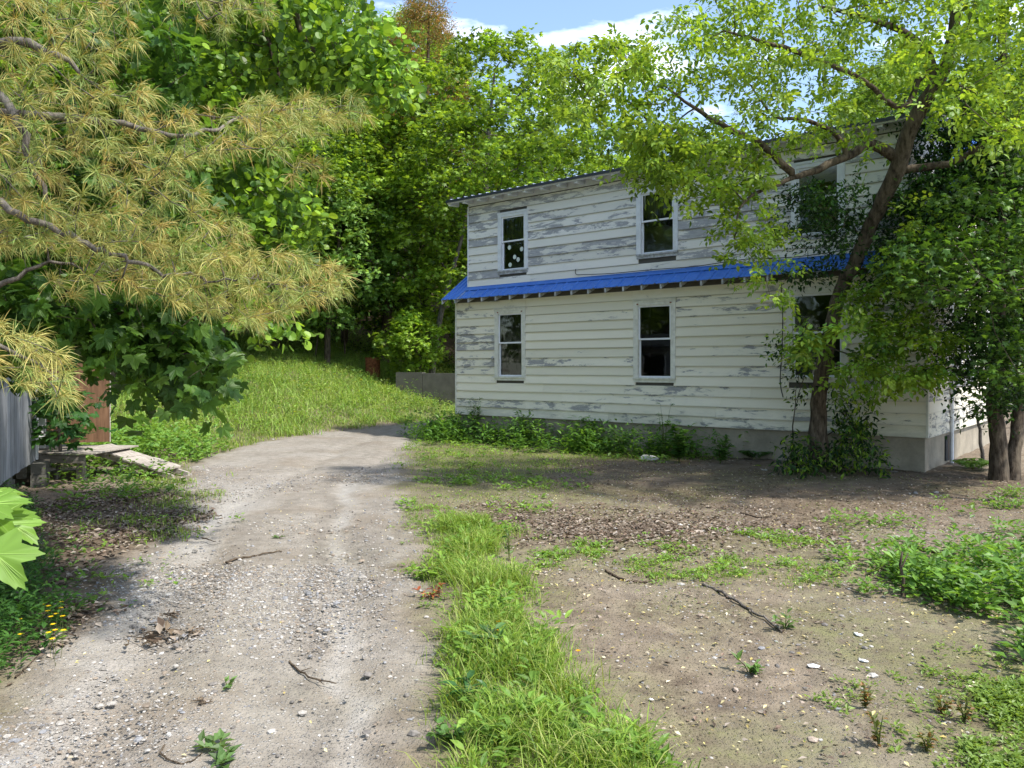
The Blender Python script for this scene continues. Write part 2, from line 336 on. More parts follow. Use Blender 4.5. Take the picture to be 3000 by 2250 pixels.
def ground_mat():
    m, nt, b, out = new_mat('soil')
    a = nt.nodes.new('ShaderNodeAttribute'); a.attribute_name = 'col'; sep = nt.nodes.new('ShaderNodeSeparateColor'); nt.links.new(a.outputs[0], sep.inputs[0])
    v = coords(nt); big = noise(nt, v, .9, 5); mid = noise(nt, v, 6, 6, .6); fin = noise(nt, v, 55, 5, .65)
    dirt = mix(nt, ramp(nt, mid.outputs[0], .32, .68), (.125, .098, .070), (.275, .222, .162))
    dirt = mix(nt, math_(nt, 'MULTIPLY', ramp(nt, big.outputs[0], .48, .7), .45), dirt, (.32, .275, .215))
    dirt = mix(nt, math_(nt, 'MULTIPLY', ramp(nt, fin.outputs[0], .5, .68), .4), dirt, (.07, .052, .036))
    road = mix(nt, ramp(nt, mid.outputs[0], .3, .7), (.215, .19, .155), (.35, .315, .27))
    road = mix(nt, math_(nt, 'MULTIPLY', ramp(nt, big.outputs[0], .5, .66), .6), road, (.235, .19, .14))
    vo = N(nt, 'ShaderNodeTexVoronoi', Scale=46.); nt.links.new(v, vo.inputs['Vector'])
    vo2 = N(nt, 'ShaderNodeTexVoronoi', Scale=95.); nt.links.new(v, vo2.inputs['Vector'])
    sp = nt.nodes.new('ShaderNodeSeparateColor'); nt.links.new(vo.outputs['Color'], sp.inputs[0])
    sp2 = nt.nodes.new('ShaderNodeSeparateColor'); nt.links.new(vo2.outputs['Color'], sp2.inputs[0])
    peb = math_(nt, 'MULTIPLY', ramp(nt, sp.outputs[0], .55, .6), ramp(nt, vo.outputs['Distance'], .28, .42, (1,1,1,1), (0,0,0,1)))
    peb2 = math_(nt, 'MULTIPLY', ramp(nt, sp2.outputs[0], .5, .55), ramp(nt, vo2.outputs['Distance'], .28, .42, (1,1,1,1), (0,0,0,1)))
    pebd = ramp(nt, noise(nt, v, 1.7, 3).outputs[0], .38, .6)
    pc = mix(nt, sp.outputs[1], (.20, .205, .21), (.55, .52, .47)); pc2 = mix(nt, sp2.outputs[1], (.19, .19, .19), (.50, .48, .44))
    road = mix(nt, math_(nt, 'MULTIPLY', peb2, .7), road, pc2); road = mix(nt, math_(nt, 'MULTIPLY', math_(nt, 'MULTIPLY', peb, pebd), .85), road, pc)
    dirt = mix(nt, math_(nt, 'MULTIPLY', math_(nt, 'MULTIPLY', peb2, pebd), .5), dirt, pc2)
    tr = a.outputs['Alpha']                           # 1 = pale worn wheel track, 0 = dark damp mud
    road = mix(nt, math_(nt, 'MULTIPLY', ramp(nt, tr, .5, 1.), .62), road, mix(nt, ramp(nt, fin.outputs[0], .3, .7), (.34, .325, .30), (.52, .50, .47)))
    road = mix(nt, math_(nt, 'MULTIPLY', ramp(nt, tr, .0, .5, (1,1,1,1), (0,0,0,1)), .75), road, mix(nt, ramp(nt, fin.outputs[0], .3, .7), (.115, .10, .085), (.22, .195, .165)))
    c = mix(nt, sep.outputs[0], dirt, road)
    gr = mix(nt, ramp(nt, fin.outputs[0], .35, .65), (.07, .095, .02), (.18, .21, .05))
    gf = math_(nt, 'MULTIPLY', sep.outputs[1], ramp(nt, mid.outputs[0], .30, .62)); c = mix(nt, gf, c, gr)
    li = mix(nt, ramp(nt, fin.outputs[0], .35, .65), (.045, .030, .020), (.19, .135, .09)); c = mix(nt, sep.outputs[2], c, li)
    nt.links.new(c, b.inputs['Base Color']); b.inputs['Roughness'].default_value = .95; b.inputs['Specular IOR Level'].default_value = .1
    h = math_(nt, 'ADD', math_(nt, 'MULTIPLY', mid.outputs[0], 1.2), math_(nt, 'MULTIPLY', fin.outputs[0], .45))
    h = math_(nt, 'ADD', h, math_(nt, 'MULTIPLY', math_(nt, 'ADD', peb, peb2), .35)); bump(nt, b, h, .022, .9)
    return m
M['ground'] = ground_mat()

# ---------------------------------------------------------------- ground and driveway
def axis(bounds):
    out = []
    for a, b, st in bounds: out.append(np.arange(a, b-1e-6, st))
    return np.concatenate(out+[np.array([bounds[-1][1]])])
xs = axis([(-160, -40, 6), (-40, -16, .8), (-16, -8, .25), (-8, 8, .055), (8, 16, .2), (16, 40, .8), (40, 160, 6)])
ys = axis([(-30, 0, 1.5), (0, 2.5, .2), (2.5, 9, .045), (9, 16, .075), (16, 30, .16), (30, 60, .6), (60, 180, 4)])
GX, GY = np.meshgrid(xs, ys); gx = GX.ravel(); gy = GY.ravel(); GZ = gz(gx, gy)
rm = road_mask(gx, gy)
green = np.zeros_like(gx)
for poly, w in ((STRIP, 1.), (LAWN, .95), (LAWN2, .6), (MIDW, .45), (RIGHTW, .6), (CREEP, .65), (LEFTW, .6), (LEFTG, .8), (VERGE, .95), (SIDE, .55)):
    green = np.maximum(green, w*soft_in(poly, gx, gy))
dmead = gy-yedge(gx); green = np.maximum(green, sstep(.3, 1.5, dmead)*sstep(40, 36, gy)*(gx < 20))
green = np.maximum(green, .55*sstep(.45, .7, fbm(gx, gy, .8, 3, 171))*(gx > -2)*sstep(14.5, 12, gy)); green *= .45+.75*fbm(gx, gy, 1.1, 3, 70); green = np.clip(green*(1-rm*.85), 0, 1)
litt = sstep(37, 39, gy)
LIT1 = PG((60,1720),(150,1430),(560,1480),(480,1560),(330,1640),(260,1800),(100,2000)); LIT2 = PG((600,1300),(480,1345),(330,1330),(330,1290),(600,1255),(760,1262))
LIT3 = PG((1300,1500),(1500,1480),(2500,1500),(2500,1590),(1450,1590))
for p_, w in ((LIT1, .75), (LIT2, .55), (LIT3, .42)): litt = np.maximum(litt, w*soft_in(p_, gx, gy, .4))
HSH = PG((1620,1345),(2300,1330),(3100,1400),(3100,1500),(2300,1500),(1620,1440)); litt = np.maximum(litt, .5*soft_in(HSH, gx, gy, .5))
litt *= .5+.7*fbm(gx, gy, 2.3, 3, 81); litt = np.clip(litt, 0, 1)
gcol = np.stack([rm, green, litt], -1)
# pale wheel rut and its shallow relief
nx_, ny_ = len(xs), len(ys)
idx = np.arange(nx_*ny_).reshape(ny_, nx_)
quads = np.stack([idx[:-1, :-1], idx[:-1, 1:], idx[1:, 1:], idx[1:, :-1]], -1).reshape(-1, 4)
cx = gx[quads].mean(1); cy = gy[quads].mean(1); isroad = rm[quads].mean(1) > .5
rut = np.zeros_like(gx)
for pts in (((1010,2400),(1000,1900),(985,1560),(1010,1420)), ((250,2400),(520,1800),(620,1540),(830,1400))):
    w = np.array([G(*p) for p in pts]); yy = w[:, 1]; o_ = np.argsort(yy); xc = np.interp(gy, yy[o_], w[o_, 0]); d_ = gx-xc+(fbm(gx*0, gy, .8, 2, 90)-.5)*.3
    rut -= .035*np.exp(-(d_/.18)**2)*(rm > .3)
GZ = GZ+rut
def sub(name, sel):
    q = quads[sel]; used, inv = np.unique(q, return_inverse=True)
    V = np.stack([gx[used], gy[used], GZ[used]], -1)
    o = mesh_np(name, V, inv.reshape(-1, 4), M['ground'], None, col=gcol[used], smooth=True); o['kind'] = 'structure'; return o
track = np.full_like(gx, .5)
for pts, wd, am in ((((1000,2400),(990,2100),(1000,1850),(985,1650),(1005,1500),(1020,1400)), .13, .40), (((880,2400),(900,2100),(905,1850),(925,1650),(955,1500),(980,1400)), .10, -.42),
                    (((-100,2400),(180,2120),(400,1850),(520,1680),(600,1560),(700,1450)), .26, .40), (((150,2400),(420,2000),(560,1800),(650,1650),(730,1540)), .22, -.28), (((1150,2400),(1130,2000),(1100,1700),(1090,1500)), .22, -.22)):
    w = np.array([G(*p) for p in pts]); o_ = np.argsort(w[:, 1]); xc = np.interp(gy, w[o_, 1], w[o_, 0]); d_ = gx-xc+(fbm(gx, gy, 2.2, 3, 91)-.5)*.35
    track += am*np.exp(-(d_/wd)**2)*(.35+1.1*fbm(gx, gy, 2.6, 3, 95))*sstep(16, 10, gy)
track += .5*(fbm(gx, gy, 1.2, 4, 97)-.5); gcol = np.concatenate([gcol, np.clip(track, 0, 1)[:, None]], 1)
sub('ground', ~isroad); sub('driveway', isroad)

# ---------------------------------------------------------------- leaf instancing
def rot_frames(Ldir, up):                       # length dir, approximate normal
    X = norm(Ldir); Y = norm(np.cross(up, X)); Z = np.cross(X, Y); return X, Y, Z
def inst(template, P, Ldir, up, size):
    TV, TF = template; X, Y, Z = rot_frames(Ldir, up); n = len(P); k = len(TV)
    s = np.broadcast_to(np.asarray(size, float), (n,))[:, None, None]
    V = P[:, None, :]+s*(TV[None, :, 0:1]*X[:, None, :]+TV[None, :, 1:2]*Y[:, None, :]+TV[None, :, 2:3]*Z[:, None, :])
    return V.reshape(-1, 3), (TF[None]+np.arange(n)[:, None, None]*k).reshape(-1, TF.shape[1])
T_OVAL = (np.array([(0, 0, 0), (.45, .27, .09), (1, 0, -.10), (.45, -.27, .09)]), np.array([(0, 2, 1), (0, 3, 2)]))
T_LANCE = (np.array([(0, 0, 0), (.28, .17, .05), (.62, .15, .03), (1, 0, -.16), (.62, -.15, .03), (.28, -.17, .05), (.5, 0, 0.)]),
           np.array([(0, 6, 1), (1, 6, 2), (2, 6, 3), (3, 6, 4), (4, 6, 5), (5, 6, 0)]))
T_LEAFLET = (T_LANCE[0]*[1, 1.45, 1], T_LANCE[1])
def disc_t(n=9, wob=.0):
    V = [(.5, 0, 0)]; 
    for i in range(n):
        a = 2*math.pi*i/n+math.pi; r = .5*(1+.10*math.cos(a)); V.append((.5+r*math.cos(a), r*.92*math.sin(a), .10*abs(math.sin(a))-.03*math.cos(a)))
    return np.array(V), np.array([(0, 1+i, 1+(i+1) % n) for i in range(n)])
T_ROUND = disc_t()
def maple_t():
    # half outline of a five-lobed leaf (angle from tip axis, radius); centre at the petiole joint
    half = [(0, 1.0), (5, .86), (9, .90), (13, .76), (20, .66), (27, .56), (34, .66), (40, .80), (44, .78), (50, .96), (56, .80), (60, .82), (66, .66), (78, .52), (88, .58), (98, .66), (104, .62), (112, .70), (122, .50), (150, .34), (172, .12)]
    ang = [a for a, r in half]+[-a for a, r in half[::-1] if a != 0]; rad = [r for a, r in half]+[r for a, r in half[::-1] if a != 0]
    V = [(0.30, 0, .0)]
    for a, r in zip(ang, rad):
        x = .30+.70*r*math.cos(R(a)) ; y = .70*r*math.sin(R(a)); V.append((x, y, -.16*r*r+.06*abs(math.sin(R(a)*2.5))))
    n = len(V)-1
    return np.array(V), np.array([(0, 1+i, 1+(i+1) % n) for i in range(n)])
T_MAPLE = maple_t()
# maple for the middle distance: five points only
def star_t():
    prof = [(0, 1), (25, .5), (48, .9), (78, .42), (110, .62), (160, .2), (200, .2), (250, .62), (282, .42), (312, .9), (335, .5)]
    V = [(.3, 0, .02)]+[(.3+.7*r*math.cos(R(a)), .7*r*math.sin(R(a)), -.14*r) for a, r in prof]; n = len(prof)
    return np.array(V), np.array([(0, 1+i, 1+(i+1) % n) for i in range(n)])
T_STAR = star_t()
def rvec(n): return norm(rng.normal(size=(n, 3)))
def palette(n, cols, w=None, jit=.18):
    cols = np.array(cols); i = rng.choice(len(cols), n, p=w); c = cols[i]*(1+rng.normal(0, jit, (n, 1))); return np.clip(c, .004, .9)
def expand(c, k): return np.repeat(c, k, 0)
def spray_leaves(C, Rr, n_spray, n_leaf, size, tmpl, cols, flat_=.6, droop=.35, upw=.8, w=None, outc=None, clumpjit=.16):
    """leafy clumps: every clump is a bunch of short sprays carrying leaves"""
    nC = len(C); S = nC*n_spray
    D = norm(rvec(S)*np.array([1, 1, flat_])+np.array([0, 0, .12]))
    if outc is not None: D = norm(D+.55*np.repeat(norm(C-outc), n_spray, 0))
    L = np.repeat(Rr, n_spray)*rng.uniform(.55, 1.15, S)
    base = np.repeat(C, n_spray, 0)
    t = np.tile(np.linspace(.25, 1., n_leaf), S)+rng.normal(0, .06, S*n_leaf)
    d = np.repeat(D, n_leaf, 0); l = np.repeat(L, n_leaf)
    P = np.repeat(base, n_leaf, 0)+d*(l*t)[:, None]
    P[:, 2] -= droop*l*t*t
    P += rng.normal(0, 1, P.shape)*(size*.55)
    n = len(P)
    ld = norm(d*.6+rvec(n)*.75+np.array([0, 0, -droop*.9])); up = norm(rvec(n)*.55+np.array([0, 0, upw])+.25*d)
    sz = size*rng.uniform(.6, 1.25, n)
    V, Fc = inst(tmpl, P, ld, up, sz)
    c = palette(n, cols, w)*(1+np.repeat(rng.normal(0, clumpjit, nC), n_spray*n_leaf))[:, None]
    return V, Fc, expand(np.clip(c, .004, .9), len(tmpl[0]))

# ---------------------------------------------------------------- skeletons
class Skel:
    def __init__(s): s.p = []; s.par = []; s.fix = []
    def line(s, pts, rads=None, start=-1, sub_=4, jit=.0):
        """add a polyline (smoothed); returns list of node ids"""
        pts = [np.asarray(p, float) for p in pts]; ids = []
        P = []
        for i in range(len(pts)-1):
            p0 = pts[max(i-1, 0)]; p1 = pts[i]; p2 = pts[i+1]; p3 = pts[min(i+2, len(pts)-1)]
            for k in range(sub_):
                t = k/sub_; P.append((.5*((2*p1)+(-p0+p2)*t+(2*p0-5*p1+4*p2-p3)*t*t+(-p0+3*p1-3*p2+p3)*t**3), (i+t)))
        P.append((pts[-1], len(pts)-1.))
        for k, (p, t) in enumerate(P):
            if start >= 0 and k == 0: ids.append(start); continue
            s.p.append(p+rng.normal(0, jit, 3)*(0 < k < len(P)-1)); s.par.append(ids[-1] if ids else -1)
            s.fix.append(np.interp(t, range(len(rads)), rads) if rads is not None else 0.); ids.append(len(s.p)-1)
        return ids
    def grow(s, targets, bend=.12, upcost=.6, avoid=0, seg=3):
        tg = np.asarray(targets); P0 = np.array(s.p)
        order = np.argsort([np.min(np.linalg.norm(P0-t, axis=1)) for t in tg])
        for i in order:
            t = tg[i]; P = np.array(s.p[avoid:]); dv = t-P; dist = np.linalg.norm(dv, axis=1)
            cost = dist+upcost*np.maximum(-dv[:, 2], 0)
            j = int(np.argmin(cost))+avoid; a = np.array(s.p[j]); L = np.linalg.norm(t-a)
            q = rvec(1)[0]*bend*L; q[2] = abs(q[2])*.8; prev = j
            for k in range(1, seg+1):
                u = k/seg; s.p.append(a+(t-a)*u+q*4*u*(1-u)*.5); s.par.append(prev); s.fix.append(0.); prev = len(s.p)-1
    def mesh(s, name, mat, parent, r0=.006, e=2.4, sides=6, minr=0.):
        n = len(s.p); acc = np.zeros(n); rad = np.zeros(n); kids = [[] for _ in range(n)]
        for i in range(n):
            if s.par[i] >= 0: kids[s.par[i]].append(i)
        for i in range(n-1, -1, -1):
            a = acc[i] if kids[i] else r0**e
            r = a**(1/e); rad[i] = s.fix[i] if s.fix[i] > 0 else r
            if s.par[i] >= 0: acc[s.par[i]] += a
        mb = MB(); done = set()
        for i in range(n):                           # trace chains
            for c in kids[i]:
                if (s.par[i] >= 0 and max(kids[i], key=lambda q: rad[q]) == c): continue
                ch = [i, c]
                while kids[ch[-1]]: ch.append(max(kids[ch[-1]], key=lambda q: rad[q]))
                rr = rad[ch]; rr[0] = min(rr[0], rr[1]*1.25); 
                if rr.max() < minr: continue
                P = np.array([s.p[k] for k in ch])
                mb.tube(P, rr, sides if rr[0] > .03 else 4)
        return mb.build(name, mat, parent, smooth=True)
def shift(V, o): return V-np.asarray(o)
def finish_crown(name, parts, mat, parent, origin):
    V = np.concatenate([p[0] for p in parts]); off = 0; Fs = []
    for p in parts: Fs.append(p[1]+off); off += len(p[0])
    ks = {}
    for f in Fs: ks.setdefault(f.shape[1], []).append(f)
    return mesh_np(name, V-np.asarray(origin), [np.concatenate(v) for v in ks.values()], mat, parent, col=np.concatenate([p[2] for p in parts]))
def rel(sk, o):
    sk.p = [p-np.asarray(o) for p in sk.p]
def px_targets(poly, Yr, n, mind=.3, f=None):
    us = [p[0] for p in poly]; vs = [p[1] for p in poly]; out = []
    tries = 0
    while len(out) < n and tries < n*60:
        tries += 1
        u = random.uniform(min(us), max(us)); v = random.uniform(min(vs), max(vs))
        if not pip(poly, np.array([u]), np.array([v]))[0]: continue
        Y = random.uniform(*Yr) if f is None else f(u, v)+random.uniform(*Yr); p = at(u, v, Y)
        if any(np.sum((p-q)**2) < mind*mind for q in out): continue
        out.append(p)
    return np.array(out)
GREEN = dict(maple=[(.15, .25, .026), (.20, .32, .03), (.27, .41, .04), (.10, .18, .024)],
             pale=[(.19, .34, .07), (.24, .40, .09), (.15, .28, .06)],
             elder=[(.185, .305, .032), (.235, .365, .038), (.13, .235, .026), (.30, .425, .05)],
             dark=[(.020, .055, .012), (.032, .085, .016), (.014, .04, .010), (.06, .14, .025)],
             rnd=[(.13, .24, .03), (.18, .31, .035), (.25, .40, .04), (.09, .18, .035)])

# ================================================================= HOUSE
HP = at(1340, 1077, 20.0); HP[2] = 0; ANG = math.atan2(-.6388, .7694)
house = empty('house', HP, ANG, 'two storey cream clapboard house with peeling paint and a blue metal skirt roof', 'house')
HL = 10.8; HD = 7.5; ZB = .585; SL = .72; ZE = 3.42; YO = -.30
def roof_z(y): return ZE+SL*(y-YO)                 # underside line of the blue roof slope
RH = roof_z(HD/2)
def boards(name, mat, org, d, nrm, rngfn, z0, z1, h, openings, parent, seed=1):
    """lap siding: wedge shaped boards; rngfn(z)->(s0,s1)"""
    r = random.Random(seed); mb = MB(); org = np.array(org, float); d = np.array(d, float); nrm = np.array(nrm, float)
    z = z0; k = 0
    while z < z1-.02:
        zt = min(z+h, z1); a, b = rngfn(z+.02); a2, b2 = rngfn(zt)
        a = max(a, a2-.05) if a2 > a else a; b = min(b, b2+.05) if b2 < b else b
        ivs = [(a, b)]
        for (o0, o1, p0, p1) in openings:
            if zt > p0+.01 and z < p1-.01:
                nv = []
                for (s, e) in ivs:
                    if o1 <= s or o0 >= e: nv.append((s, e))
                    else:
                        if o0-s > .02: nv.append((s, o0))
                        if e-o1 > .02: nv.append((o1, e))
                ivs = nv
        for (s, e) in ivs:
            cuts = [s]
            while e-cuts[-1] > 3.8: cuts.append(cuts[-1]+r.uniform(1.6, 3.3))
            cuts.append(e)
            for s0, s1 in zip(cuts[:-1], cuts[1:]):
                g = .0015; tint = r.random(); bias = r.random(); dz = r.uniform(-.003, .003); op = r.uniform(.030, .040)
                def P(s_, z_, o_): return org+d*s_+nrm*o_+np.array([0, 0, z_])
                n = max(1, int((s1-s0)/.8)); ss = np.linspace(s0+g, s1-g, n+1); wob = [r.uniform(-.0025, .0025) for _ in ss]
                for i in range(n):
                    q0, q1 = ss[i], ss[i+1]; zb0, zb1 = z-.012+dz+wob[i], z-.012+dz+wob[i+1]
                    V = [P(q0, zb0, .001), P(q1, zb1, .001), P(q1, zb1, op), P(q0, zb0, op), P(q0, zt+.004, .001), P(q1, zt+.004, .001), P(q1, zt+.004, .006), P(q0, zt+.004, .006)]
                    off = r.uniform(0, 1) if i == 0 else off
                    uv = [(q0, zb0), (q1, zb1), (q1, zb1), (q0, zb0), (q0, zt), (q1, zt), (q1, zt), (q0, zt)]
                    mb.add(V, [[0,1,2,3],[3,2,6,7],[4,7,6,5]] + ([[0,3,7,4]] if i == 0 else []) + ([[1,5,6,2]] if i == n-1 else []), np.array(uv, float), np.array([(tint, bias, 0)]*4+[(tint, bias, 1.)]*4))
        z += h; k += 1
    return mb.build(name, mat, parent)
def sheet(mb, org, d, s0, s1, z0, z1, openings):
    """wall core with real openings (front sheet only where there is wall)"""
    S = sorted({s0, s1, *[x for o in openings for x in o[:2]]}); Z = sorted({z0, z1, *[x for o in openings for x in o[2:]]})
    org = np.array(org, float); d = np.array(d, float)
    for a, b in zip(S[:-1], S[1:]):
        for c, e in zip(Z[:-1], Z[1:]):
            m_ = ((a+b)/2, (c+e)/2)
            if any(o[0] < m_[0] < o[1] and o[2] < m_[1] < o[3] for o in openings): continue
            mb.add([org+d*a+[0, 0, c], org+d*b+[0, 0, c], org+d*b+[0, 0, e], org+d*a+[0, 0, e]], [[0, 1, 2, 3]])
W1 = (1.33, 2.20, 1.54, 3.12); W2 = (5.23, 6.13, 1.54, 3.12); W3 = (8.50, 9.50, 1.58, 3.16)
U1 = (1.33, 2.18, 4.12, 5.48); U2 = (5.23, 6.12, 4.16, 5.50); U3 = (8.54, 9.42, 4.20, 5.50)
ZD0, ZD1 = 3.70, 5.80; DI = .30; DY = .12
GW1 = (1.9, 2.8, 1.5, 3.05); GW2 = (3.1, 4.0, 1.5, 3.05); GW3 = (5.6, 6.4, 1.5, 3.05)
# cores
mb = MB()
sheet(mb, (0, .0, 0), (1, 0, 0), 0, HL, ZB, ZE+.15, [W1, W2, W3]); sheet(mb, (0, .13, 0), (1, 0, 0), .13, HL-.13, ZB, ZE+.1, [W1, W2, W3])
sheet(mb, (HL, 0, 0), (0, 1, 0), 0, HD, ZB, ZE+.15, [GW1, GW2, GW3]); sheet(mb, (HL-.13, 0, 0), (0, 1, 0), .14, HD-.14, ZB, ZE+.1, [GW1, GW2, GW3])
mb.box(0, .13, .005, HD-.005, ZB, ZE+.15); mb.box(.135, HL-.135, HD-.13, HD, ZB, ZE+.15)
for gx_ in (0.0, HL):                               # gable triangles
    s_ = 1 if gx_ else -1; x_ = gx_-s_*.004
    mb.add([(x_, 0, ZE+.15), (x_, HD, ZE+.15), (x_, HD/2, RH)], [[0, 1, 2]])
mb.box(.14, HL-.14, .14, HD-.14, ZB+.02, ZB+.1); mb.box(.14, HL-.14, .14, HD-.14, 3.30, 3.42)   # floors
mb.box(.5, HL-.5, 2.6, 2.7, ZB+.11, 3.29); mb.box(.5, HL-.5, 2.6, 2.7, 3.43, 5.7)
mb.box(4.0, 4.1, .2, 2.59, ZB+.11, 3.29); mb.box(4.0, 4.1, .3, 2.59, 3.43, 5.6)
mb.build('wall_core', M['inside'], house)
mb = MB()
sheet(mb, (0, DY, 0), (1, 0, 0), DI, HL-DI, ZD0, ZD1+.05, [U1, U2, U3])
def dz(y): return 5.88+.15*(y+.25)
for x_ in (DI, HL-DI):
    mb.add([(x_, DY, roof_z(DY)-.05), (x_, 3.5, roof_z(3.5)-.05), (x_, 3.5, dz(3.5)-.02), (x_, DY, dz(DY)-.02)], [[0, 1, 2, 3]])
mb.build('dormer_core', M['inside'], house)
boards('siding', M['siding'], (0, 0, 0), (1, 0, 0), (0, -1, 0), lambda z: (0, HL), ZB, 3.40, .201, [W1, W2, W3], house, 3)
def gabr(z):
    if z < ZE-.02: return (0, HD)
    y = max(0, (z-ZE)/SL+YO); return (y, HD-y)
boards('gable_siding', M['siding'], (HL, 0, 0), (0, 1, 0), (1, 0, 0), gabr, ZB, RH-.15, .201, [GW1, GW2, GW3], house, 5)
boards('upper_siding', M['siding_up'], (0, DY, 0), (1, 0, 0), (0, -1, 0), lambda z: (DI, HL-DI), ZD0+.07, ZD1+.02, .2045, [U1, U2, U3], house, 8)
mb = MB()
for x_ in (DI, HL-DI):
    s_ = -1 if x_ == DI else 1
    mb = MB(); mb.add([(x_+s_*.01, DY+.0, roof_z(DY)), (x_+s_*.01, 3.5, roof_z(3.5)), (x_+s_*.01, 3.5, dz(3.5)-.03), (x_+s_*.01, DY, dz(DY)-.03)], [[0, 1, 2, 3]]); mb.build('dormer_cheek', M['siding_up'], house)
mb = MB()                                           # corner boards
mb.box(-.045, .0, -.036, .09, ZB-.01, ZE+.1); mb.build('corner_board', M['casing'], house); mb = MB(); mb.box(HL+.0, HL+.034, -.036, .05, ZB-.01, ZE+.1); mb.build('corner_board', M['casing'], house)
mb = MB(); mb.box(DI-.035, DI-.001, DY-.034, DY+.08, ZD0+.02, ZD1+.02); mb.build('corner_board', M['trim'], house)
# foundation
mb = MB(); mb.box(.03, HL-.03, .02, HD-.02, -.5, ZB-.012); f_ = mb.build('foundation', M['concrete'], house)
mb = MB(); mb.box(HL-.029, HL-.0, 1.55, 2.0, .05, .5); mb.build('vent_grille', M['darkedge'], f_)
mb = MB(); mb.tube([(HL+.05, 1.75, 0), (HL+.05, 1.75, .6), (HL+.05, 1.75, 1.6)], .035, 8); mb.build('drain_pipe', M['trim'], f_)
# blue roof: corrugated slope, front and back
def rib_roof(x0, x1, y0, z0, y1, z1, pitch, hgt, th, cutx=None):
    """ribbed sheet running from eave (y0,z0) to top (y1,z1); returns V,F"""
    mb = MB(); L = math.hypot(y1-y0, z1-z0); ny, nz = -(z1-z0)/L, (y1-y0)/L
    if nz < 0: ny, nz = -ny, -nz
    xs_ = [x0]; hs = [0.]
    x = x0+pitch*.4
    while x+.06 < x1:
        xs_ += [x, x+.016, x+.034, x+.05]; hs += [0, hgt, hgt, 0]
        if pitch > .2: xs_ += [x+pitch*.36, x+pitch*.36+.01, x+pitch*.36+.02]; hs += [0, hgt*.3, 0]
        x += pitch
    xs_.append(x1); hs.append(0.)
    for i in range(len(xs_)-1):
        a, b, ha, hb = xs_[i], xs_[i+1], hs[i], hs[i+1]
        if b-a < 1e-4: continue
        V = [(a, y0+ny*ha, z0+nz*ha), (b, y0+ny*hb, z0+nz*hb), (b, y1+ny*hb, z1+nz*hb), (a, y1+ny*ha, z1+nz*ha)]
        V += [(p[0], p[1]-ny*th, p[2]-nz*th) for p in V]
        mb.add(V, [[0, 1, 2, 3], [7, 6, 5, 4], [4, 5, 1, 0]])
    a, b = xs_[0], xs_[-1]
    for xx in (a, b):
        mb.add([(xx, y0, z0), (xx, y1, z1), (xx, y1-ny*th, z1-nz*th), (xx, y0-ny*th, z0-nz*th)], [[0, 1, 2, 3]])
    return mb
XO = .30
# skirt in front of the dormer + full slopes at both ends + back slope
YT = DY-.03
mb = rib_roof(DI, HL-DI, YO, ZE+.045, YT, ZE+.045+SL*(YT-YO), .30, .02, .004)
for a, b in ((-XO, DI-.04), (HL-DI+.02, HL+XO)):
    m2 = rib_roof(a, b, YO, ZE+.045, HD/2, ZE+.045+SL*(HD/2-YO), .15 if a < 0 else .15, .02, .004)
    for V, F3 in zip(m2.v, m2.f4): pass
    n0 = mb.n; mb.v += m2.v; mb.f4 += [f+n0 for f in m2.f4]; mb.uv += m2.uv; mb.c += m2.c; mb.n += m2.n
roof = mb.build('skirt_roof', M['blue'], house)
mb = rib_roof(-XO, HL+XO, HD+.3, ZE+.045, HD/2, ZE+.045+SL*(HD/2-YO), .3, .02, .004); mb.build('rear_roof', M['blue'], house)
mb = MB()                                           # wall flashing on the blue roof
mb.box(DI-.02, HL-DI, DY-.046, DY-.033, ZD0-.02, ZD0+.085); mb.hexa([(DI-.02, DY-.14, roof_z(DY-.14)+.066), (HL-DI, DY-.14, roof_z(DY-.14)+.066), (HL-DI, DY-.04, roof_z(DY-.04)+.072), (DI-.02, DY-.04, roof_z(DY-.04)+.072),
  (DI-.02, DY-.14, roof_z(DY-.14)+.070), (HL-DI, DY-.14, roof_z(DY-.14)+.070), (HL-DI, DY-.04, roof_z(DY-.04)+.080), (DI-.02, DY-.04, roof_z(DY-.04)+.080)])
mb.build('flashing', M['blue'], roof)
mb = MB()                                           # soffit board under blue roof
mb.add([(-XO, YO+.01, ZE+.035), (HL+XO, YO+.01, ZE+.035), (HL+XO, HD/2, RH+.03), (-XO, HD/2, RH+.03)], [[0, 3, 2, 1]])
mb.add([(-XO, HD-YO-.01, ZE+.035), (HL+XO, HD-YO-.01, ZE+.035), (HL+XO, HD/2, RH+.03), (-XO, HD/2, RH+.03)], [[0, 1, 2, 3]])
mb.build('roof_deck', M['casing'], house)
x = -XO+.04
while x < HL+XO:                                    # rafter tails, each its own piece
    mb = MB(); w = .019
    y0, y1 = YO+.015, -.034 if 0 <= x <= HL else .5
    za, zb = ZE+.028+SL*.015, ZE+.028+SL*(y1-YO)
    mb.hexa([(x-w, y0, za-.10), (x+w, y0, za-.10), (x+w, y1, zb-.17), (x-w, y1, zb-.17), (x-w, y0, za), (x+w, y0, za), (x+w, y1, zb), (x-w, y1, zb)])
    mb.build('rafter_tail', M['sill'], roof); x += .445
